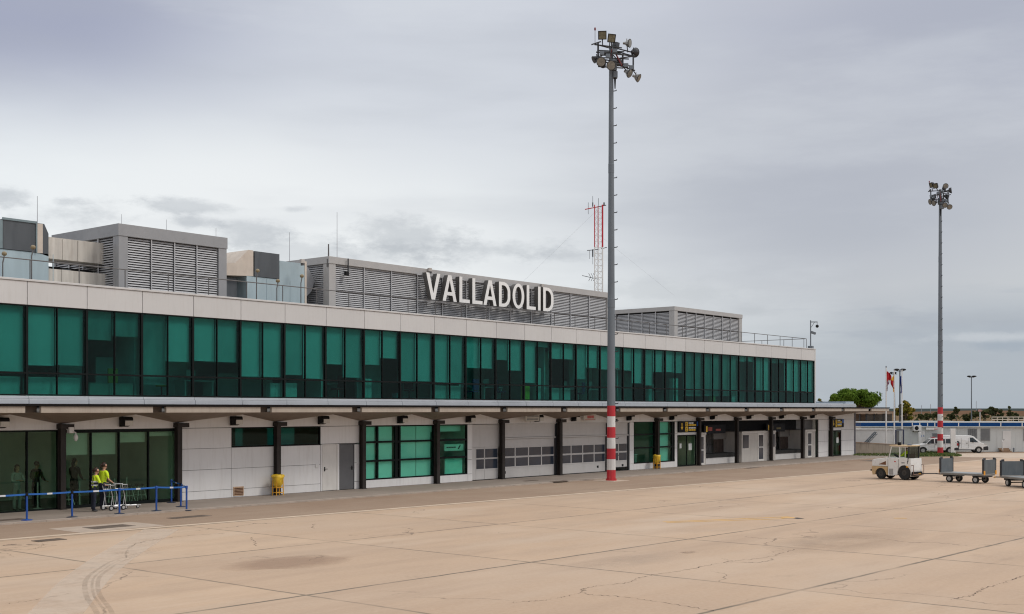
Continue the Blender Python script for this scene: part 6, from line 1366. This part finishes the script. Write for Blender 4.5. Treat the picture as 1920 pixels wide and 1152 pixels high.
# ------------------------------------------------------------ flags
def flag(label, px, d, ptop, ftop, fbot, cols, seed, wd=.62):
    loc = P(px, d); zz2 = lambda py: EYE+(HZ-py)*d/FP; t = thing('flagpole', label, 'flagpole', (loc.x, loc.y, 0), RZ_VIEW, 'flagpoles by the low wall'); zt = zz2(ptop)
    g = MB(); g.tube((0, 0, 0), (0, 0, zt), .075, .045, 10); g.build('pole', M_wht, t, world=False); g = MB(); g.ball((0, 0, zt+.06), (.06, .06, .1), 8); g.build('finial', M_steel, t, world=False)
    rr = random.Random(seed); nz_, nw = 26, 9; z0, z1 = zz2(fbot), zz2(ftop); g = MB(); ph = rr.uniform(0, 6)
    def pt(i, j):
        q = i/nz_; f = j/nw; wv = wd*(.25+.75*sin(pi*min(1, q*1.15+.12))**.8); x = .06+f*wv*(.55+.25*sin(5*q+ph)); y = .10*sin(9*f+ph+3*q)*(.4+f); return (x*seed_side(seed), y, z1+(z0-z1)*q-.15*f)
    vs = [pt(i, j) for i in range(nz_+1) for j in range(nw+1)]
    for i in range(nz_):
        for j in range(nw):
            a = i*(nw+1)+j; mi = cols((i+.5)/nz_, (j+.5)/nw); b = len(g.v)
            g.add([vs[a], vs[a+1], vs[a+nw+2], vs[a+nw+1]], [(0, 1, 2, 3)], mi)
    f_ = [mat('flag_red', (.55, .02, .03), .8), mat('flag_yellow', (.80, .48, .02), .8), mat('flag_blue', (.01, .04, .25), .8), mat('flag_white', (.72, .70, .70), .8), mat('flag_purple', (.22, .03, .10), .8)]
    g.build('flag', f_, t, world=False, smooth=True)
def seed_side(s): return -1 if s in (2, 3) else 1
flag('flagpole with limp red and white flag, left of three', 1661.5, 105.3, 689.5, 696, 731, lambda q, f: 0 if q < .42 or (q < .55 and f < .3) else (4 if (int(q*9)+int(f*3)) % 2 and q > .55 else (3 if f > .15 else 0)), 1, .5)
flag('flagpole with limp red and yellow flag, middle of three', 1676.8, 106.8, 695, 704, 733, lambda q, f: 1 if q < .35-.15*f or (f > .8 and q > .5) else 0, 2, .36)
flag('flagpole with limp dark blue flag, right of three', 1691.3, 107.6, 694, 704, 735, lambda q, f: 2, 3, .30)
# ------------------------------------------------------------ street lamps
def lamp(label, px, d, ptop, heads, lean=0.):
    loc = P(px, d); zt = EYE+(HZ-ptop)*d/FP; s = d/FP; t = thing('street_lamp', label, 'street lamp', (loc.x, loc.y, 0), RZ_VIEW, 'street lamps beyond the terminal'); g = MB(); g.tube((0, 0, 0), (lean, 0, zt-.05), .09, .055, 8); g.build('pole', M_dark if d < 140 else M_steel, t, world=False)
    for h0, h1 in heads:
        c = ((h0+h1)/2-px)*s; r = (h1-h0)/2*s; g = MB(); g.lathe([(r*.3, -.10), (r*.8, -.06), (r, .0), (r*.9, .05), (r*.4, .10)], (c+lean, 0, zt), (0, 0, 1), 18); g.build('lamp_head', M_black, t, world=False)
        g = MB(); g.lathe([(r*.28, -.125), (r*.3, -.101)], (c+lean, 0, zt), (0, 0, 1), 14); g.build('diffuser', mat('diffuser_grey', (.4, .4, .4), .4), t, world=False)
    g = MB(); g.tube((lean-.3, 0, zt-.13), (lean+.3, 0, zt-.13), .03); g.build('arm', M_dark, t, world=False)
lamp('tall lamp with two round dark heads beside the blue flag', 1687.3, 112, 693.5, [(1676, 1686.6), (1688, 1699)])
lamp('lamp with flat dark heads partly behind the red and yellow flag', 1679, 125, 699.5, [(1671, 1677), (1677.5, 1684)], -.15)
lamp('slim grey lamp with a wide flat head, alone at the right', 1821.5, 150, 706, [(1813, 1821), (1821.5, 1831)])
# ------------------------------------------------------------ trees
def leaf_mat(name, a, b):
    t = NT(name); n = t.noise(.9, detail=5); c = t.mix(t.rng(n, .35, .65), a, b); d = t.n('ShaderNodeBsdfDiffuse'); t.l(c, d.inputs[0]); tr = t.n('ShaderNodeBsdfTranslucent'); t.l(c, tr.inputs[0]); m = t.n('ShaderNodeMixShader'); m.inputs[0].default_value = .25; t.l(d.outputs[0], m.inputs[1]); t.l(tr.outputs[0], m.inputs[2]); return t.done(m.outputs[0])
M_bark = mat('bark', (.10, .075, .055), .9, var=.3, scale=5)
L_pine = [leaf_mat('pine_needles', (.06, .11, .015), (.11, .175, .025)), leaf_mat('pine_needles_toplit', (.10, .17, .025), (.15, .23, .04))]
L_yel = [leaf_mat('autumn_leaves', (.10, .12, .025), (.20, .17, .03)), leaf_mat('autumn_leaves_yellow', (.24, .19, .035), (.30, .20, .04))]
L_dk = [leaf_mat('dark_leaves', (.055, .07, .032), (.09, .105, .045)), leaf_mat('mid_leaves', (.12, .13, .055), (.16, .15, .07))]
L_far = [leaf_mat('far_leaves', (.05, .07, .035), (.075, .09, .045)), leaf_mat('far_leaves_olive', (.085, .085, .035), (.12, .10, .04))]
def tree(name, label, loc, zc0, zc1, rx, clumps, leaves, m, seed, shape='round', leaf=.16, group=None, trunk=.12, cat='tree'):
    rr = random.Random(seed); t = thing(name, label, cat, tuple(loc), 0, group); g = MB(); H = zc1-zc0; mid = (zc0+zc1)/2
    cl = []
    for k in range(clumps):
        for _ in range(60):
            u, v, w = rr.uniform(-1, 1), rr.uniform(-1, 1), rr.uniform(-1, 1)
            if shape == 'umbrella': ok = u*u+v*v+(w*w*1.0 if w > 0 else w*w*2.5) < .86 and w > -.75
            elif shape == 'cone': q = (1-w)/2; ok = u*u+v*v < (.12+.88*q)**2*.9
            else: ok = u*u+v*v+w*w < .85
            if ok and (u*u+v*v+w*w > .18 or rr.random() < .3): break
        cl.append((u*rx, v*rx, mid+w*H/2*.86, (rr.uniform(.16, .30)*rx if shape != 'umbrella' else rr.uniform(.10, .34)*H)))
    f = MB()
    for (cx, cy, cz, r) in cl:
        for _ in range(leaves):
            a, b = rr.uniform(0, 2*pi), math.acos(rr.uniform(-1, 1)); q = r*rr.uniform(.55, 1.08); n = Vector((sin(b)*cos(a), sin(b)*sin(a), cos(b)*.75)); p = Vector((cx, cy, cz))+n*q
            e1 = n.orthogonal().normalized(); e1 = Matrix.Rotation(rr.uniform(0, 6.28), 3, n) @ e1; e2 = (n.cross(e1)+n*rr.uniform(-.8, .8)).normalized(); s = leaf*rr.uniform(.5, 1.25)
            f.add([p-e1*s*.5, p+e2*s*.6, p+e1*s*.5, p-e2*s*.6], [(0, 1, 2, 3)], 1 if (n.z > .15 and rr.random() < .6) else 0)  # paler leaves on clump tops, light from above put into the colour
    f.build('crown', m, t, world=False)
    g.tube((0, 0, 0), (rr.uniform(-.1, .1), 0, zc0+H*.25), trunk, trunk*.65, 8)
    for (cx, cy, cz, r) in cl[::2]: g.tube((0, 0, zc0*.85+.1*H*rr.random()), (cx*.9, cy*.9, cz), trunk*.38, trunk*.1, 5)
    g.build('trunk', M_bark, t, world=False); return t
dp = 128; zP = lambda py, d=dp: EYE+(HZ-py)*d/FP
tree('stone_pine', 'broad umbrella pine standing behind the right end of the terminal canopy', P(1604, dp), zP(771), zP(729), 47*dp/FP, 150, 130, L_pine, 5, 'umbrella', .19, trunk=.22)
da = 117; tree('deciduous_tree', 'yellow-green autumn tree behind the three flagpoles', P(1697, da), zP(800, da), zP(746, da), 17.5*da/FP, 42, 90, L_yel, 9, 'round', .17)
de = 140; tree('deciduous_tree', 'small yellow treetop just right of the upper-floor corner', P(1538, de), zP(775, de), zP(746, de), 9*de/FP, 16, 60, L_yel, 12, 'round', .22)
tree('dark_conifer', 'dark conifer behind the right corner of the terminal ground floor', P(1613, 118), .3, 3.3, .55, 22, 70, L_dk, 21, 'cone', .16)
far = [(1793, 420, 763, 778, 5, 'dark bushy tree alone on the field left of the slim lamp', 0), (1847, 330, 766, 786, 9, 'low dark tree at the foot of the right-hand grove', 0), (1867, 310, 762, 790, 13, 'olive round tree in the right-hand grove', 1), (1860, 360, 760, 780, 9, 'dark tree behind the olive round tree on the field', 0), (1894, 360, 760, 783, 10, 'pointed dark tree at the right end of the field', 2), (1784, 300, 774, 788, 8, 'olive bush on the field just right of the far mast', 1), (1741, 300, 774, 788, 9, 'dark bush on the field left of the far mast', 0), (1727, 360, 776, 786, 6, 'small dark bush left on the field', 0), (1812, 280, 776, 791, 8, 'reddish olive bush below the slim lamp', 1), (1905, 300, 774, 791, 12, 'olive bush above the white roof railing', 1), (1880, 270, 778, 793, 8, 'low bush beside the roof railing', 0), (1756, 420, 772, 783, 7, 'grey green bush just left of the far mast foot stripe', 0), (1830, 420, 770, 782, 10, 'long dark bush right of the slim lamp', 0)]
for k, (px, d, p0, p1, w, lab, kind) in enumerate(far):
    z1, z0 = zP(p0, d), max(.0, zP(p1, d)); tree(('bush' if 'bush' in lab else 'field_tree'), lab, P(px, d), z0, z1, w*d/FP, 16, 45, L_far if kind == 1 else L_dk, 40+k, 'cone' if kind == 2 else 'round', .0016*d+.1, 'trees and bushes on the dry field', .15, 'bush' if 'bush' in lab else 'tree')
# hedgerow beyond, too far to count
rr = random.Random(77); g = MB()
for k in range(420):
    px = rr.uniform(1690, 2050); d = rr.uniform(420, 780); s = rr.uniform(.4, 1.0); q = P(px, d); z = rr.uniform(0, .5); a = rr.uniform(0, pi)
    g.add([(q.x-cos(a)*s, q.y-sin(a)*s, z), (q.x+cos(a)*s, q.y+sin(a)*s, z), (q.x, q.y, z+s*1.1)], [(0, 1, 2)], 0 if rr.random() < .7 else 1)
o = g.build('scrub', L_far); tag(o, 'scattered scrub across the far dry field', 'scrub', None, 'stuff')
# ------------------------------------------------------------ glazed shelter, side gate lamp, red sign, roof railing, radio masts
d = 122; s = d/FP; loc = P(1612, d); t = thing('glazed_shelter', 'dark framed glazed shelter between the terminal and the flagpoles', 'shelter', tuple(loc), RZ_VIEW); zs = lambda py: EYE+(HZ-py)*s; q = lambda px: (px-1612)*s
g = MB()
for px in (1612, 1624, 1639, 1656, 1671): 
    for y in (0, 2.2): g.tube((q(px), y, 0), (q(px), y, zs(776)), .07, None, 6)
g.build('post', M_dark, t, world=False)
g = MB(); g.box(q(1606), q(1672), -.2, 2.5, zs(776), zs(773.5)); g.build('roof', mat('shelter_roof', (.30, .24, .19), .7), t, world=False)
g = MB(); 
for a, b in ((1624, 1639), (1639, 1656), (1656, 1671)): g.box(q(a)+.08, q(b)-.08, .0, .02, .3, zs(777))
g.build('pane', mat('shelter_glass', (.07, .06, .05), .15, var=.2), t, world=False); g = MB(); g.box(q(1612), q(1671), 2.3, 2.4, 0, zs(777)); g.build('back_wall', mat('shelter_back', (.22, .18, .15), .8), t, world=False)
X = XE+.25; t = thing('wall_lamp', 'pale lamp on a short arm at the right corner of the terminal', 'lamp', (XE+.1, YW+.6, 3.0)); g = MB(); g.tube((XE+.05, YW+.6, 3.0), (XE+.5, YW+.5, 3.1), .03); g.build('arm', M_dark, t); g = MB(); g.cbox((XE+.7, YW+.45, 3.2), (.5, .25, .16), 0, Matrix.Rotation(R(-30), 3, 'Y')); g.build('lamp_head', M_wht, t, bevel=.02)
d = 170; loc = P(1837.5, d); z0 = lambda py: EYE+(HZ-py)*d/FP; t = thing('road_sign', 'pale post with small red and white board on the far field', 'sign', tuple(loc), RZ_VIEW); g = MB(); g.tube((0, 0, 0), (0, 0, z0(771)), .07); g.build('post', M_wht, t, world=False); g = MB(); g.box(-.32, .18, -.1, -.06, z0(772), z0(768.2)); g.build('board', mat('board_pink', (.50, .28, .25), .6), t, world=False)
b0 = at_b(1872, 1.5, zB(791)); t = thing('roof_fence', 'pale open railing on the flat roof at the right border', 'railing', b0, RZ_VIEW); g = MB(); Lr = 12.
for k in range(25): g.tube((.5*k, 0, -.0), (.5*k, 0, .42), .03, None, 5)
for z in (.2, .42): g.tube((0, 0, z), (Lr, 0, z), .035, None, 5)
g.build('rails', mat('rail_pale', (.55, .47, .38), .6), t, world=False)
for px, pt, lab in ((1728, 760, 'hair-thin radio mast on the skyline left of the far mast'), (1745, 758, 'hair-thin radio mast on the skyline nearest the far mast'), (1830.5, 752, 'hair-thin radio mast on the skyline right of the slim lamp')):
    d = 900; loc = P(px, d); t = thing('distant_mast', lab, 'radio mast', tuple(loc), 0, 'radio masts on the skyline'); g = MB(); g.tube((0, 0, 0), (0, 0, EYE+(HZ-pt)*d/FP), .22, .15, 5); g.build('mast', M_rod, t, world=False)
    g = MB(); g.tube((-.6, 0, EYE+(HZ-pt)*d/FP*.8), (.6, 0, EYE+(HZ-pt)*d/FP*.8), .12, None, 5); g.build('antenna', M_rod, t, world=False)
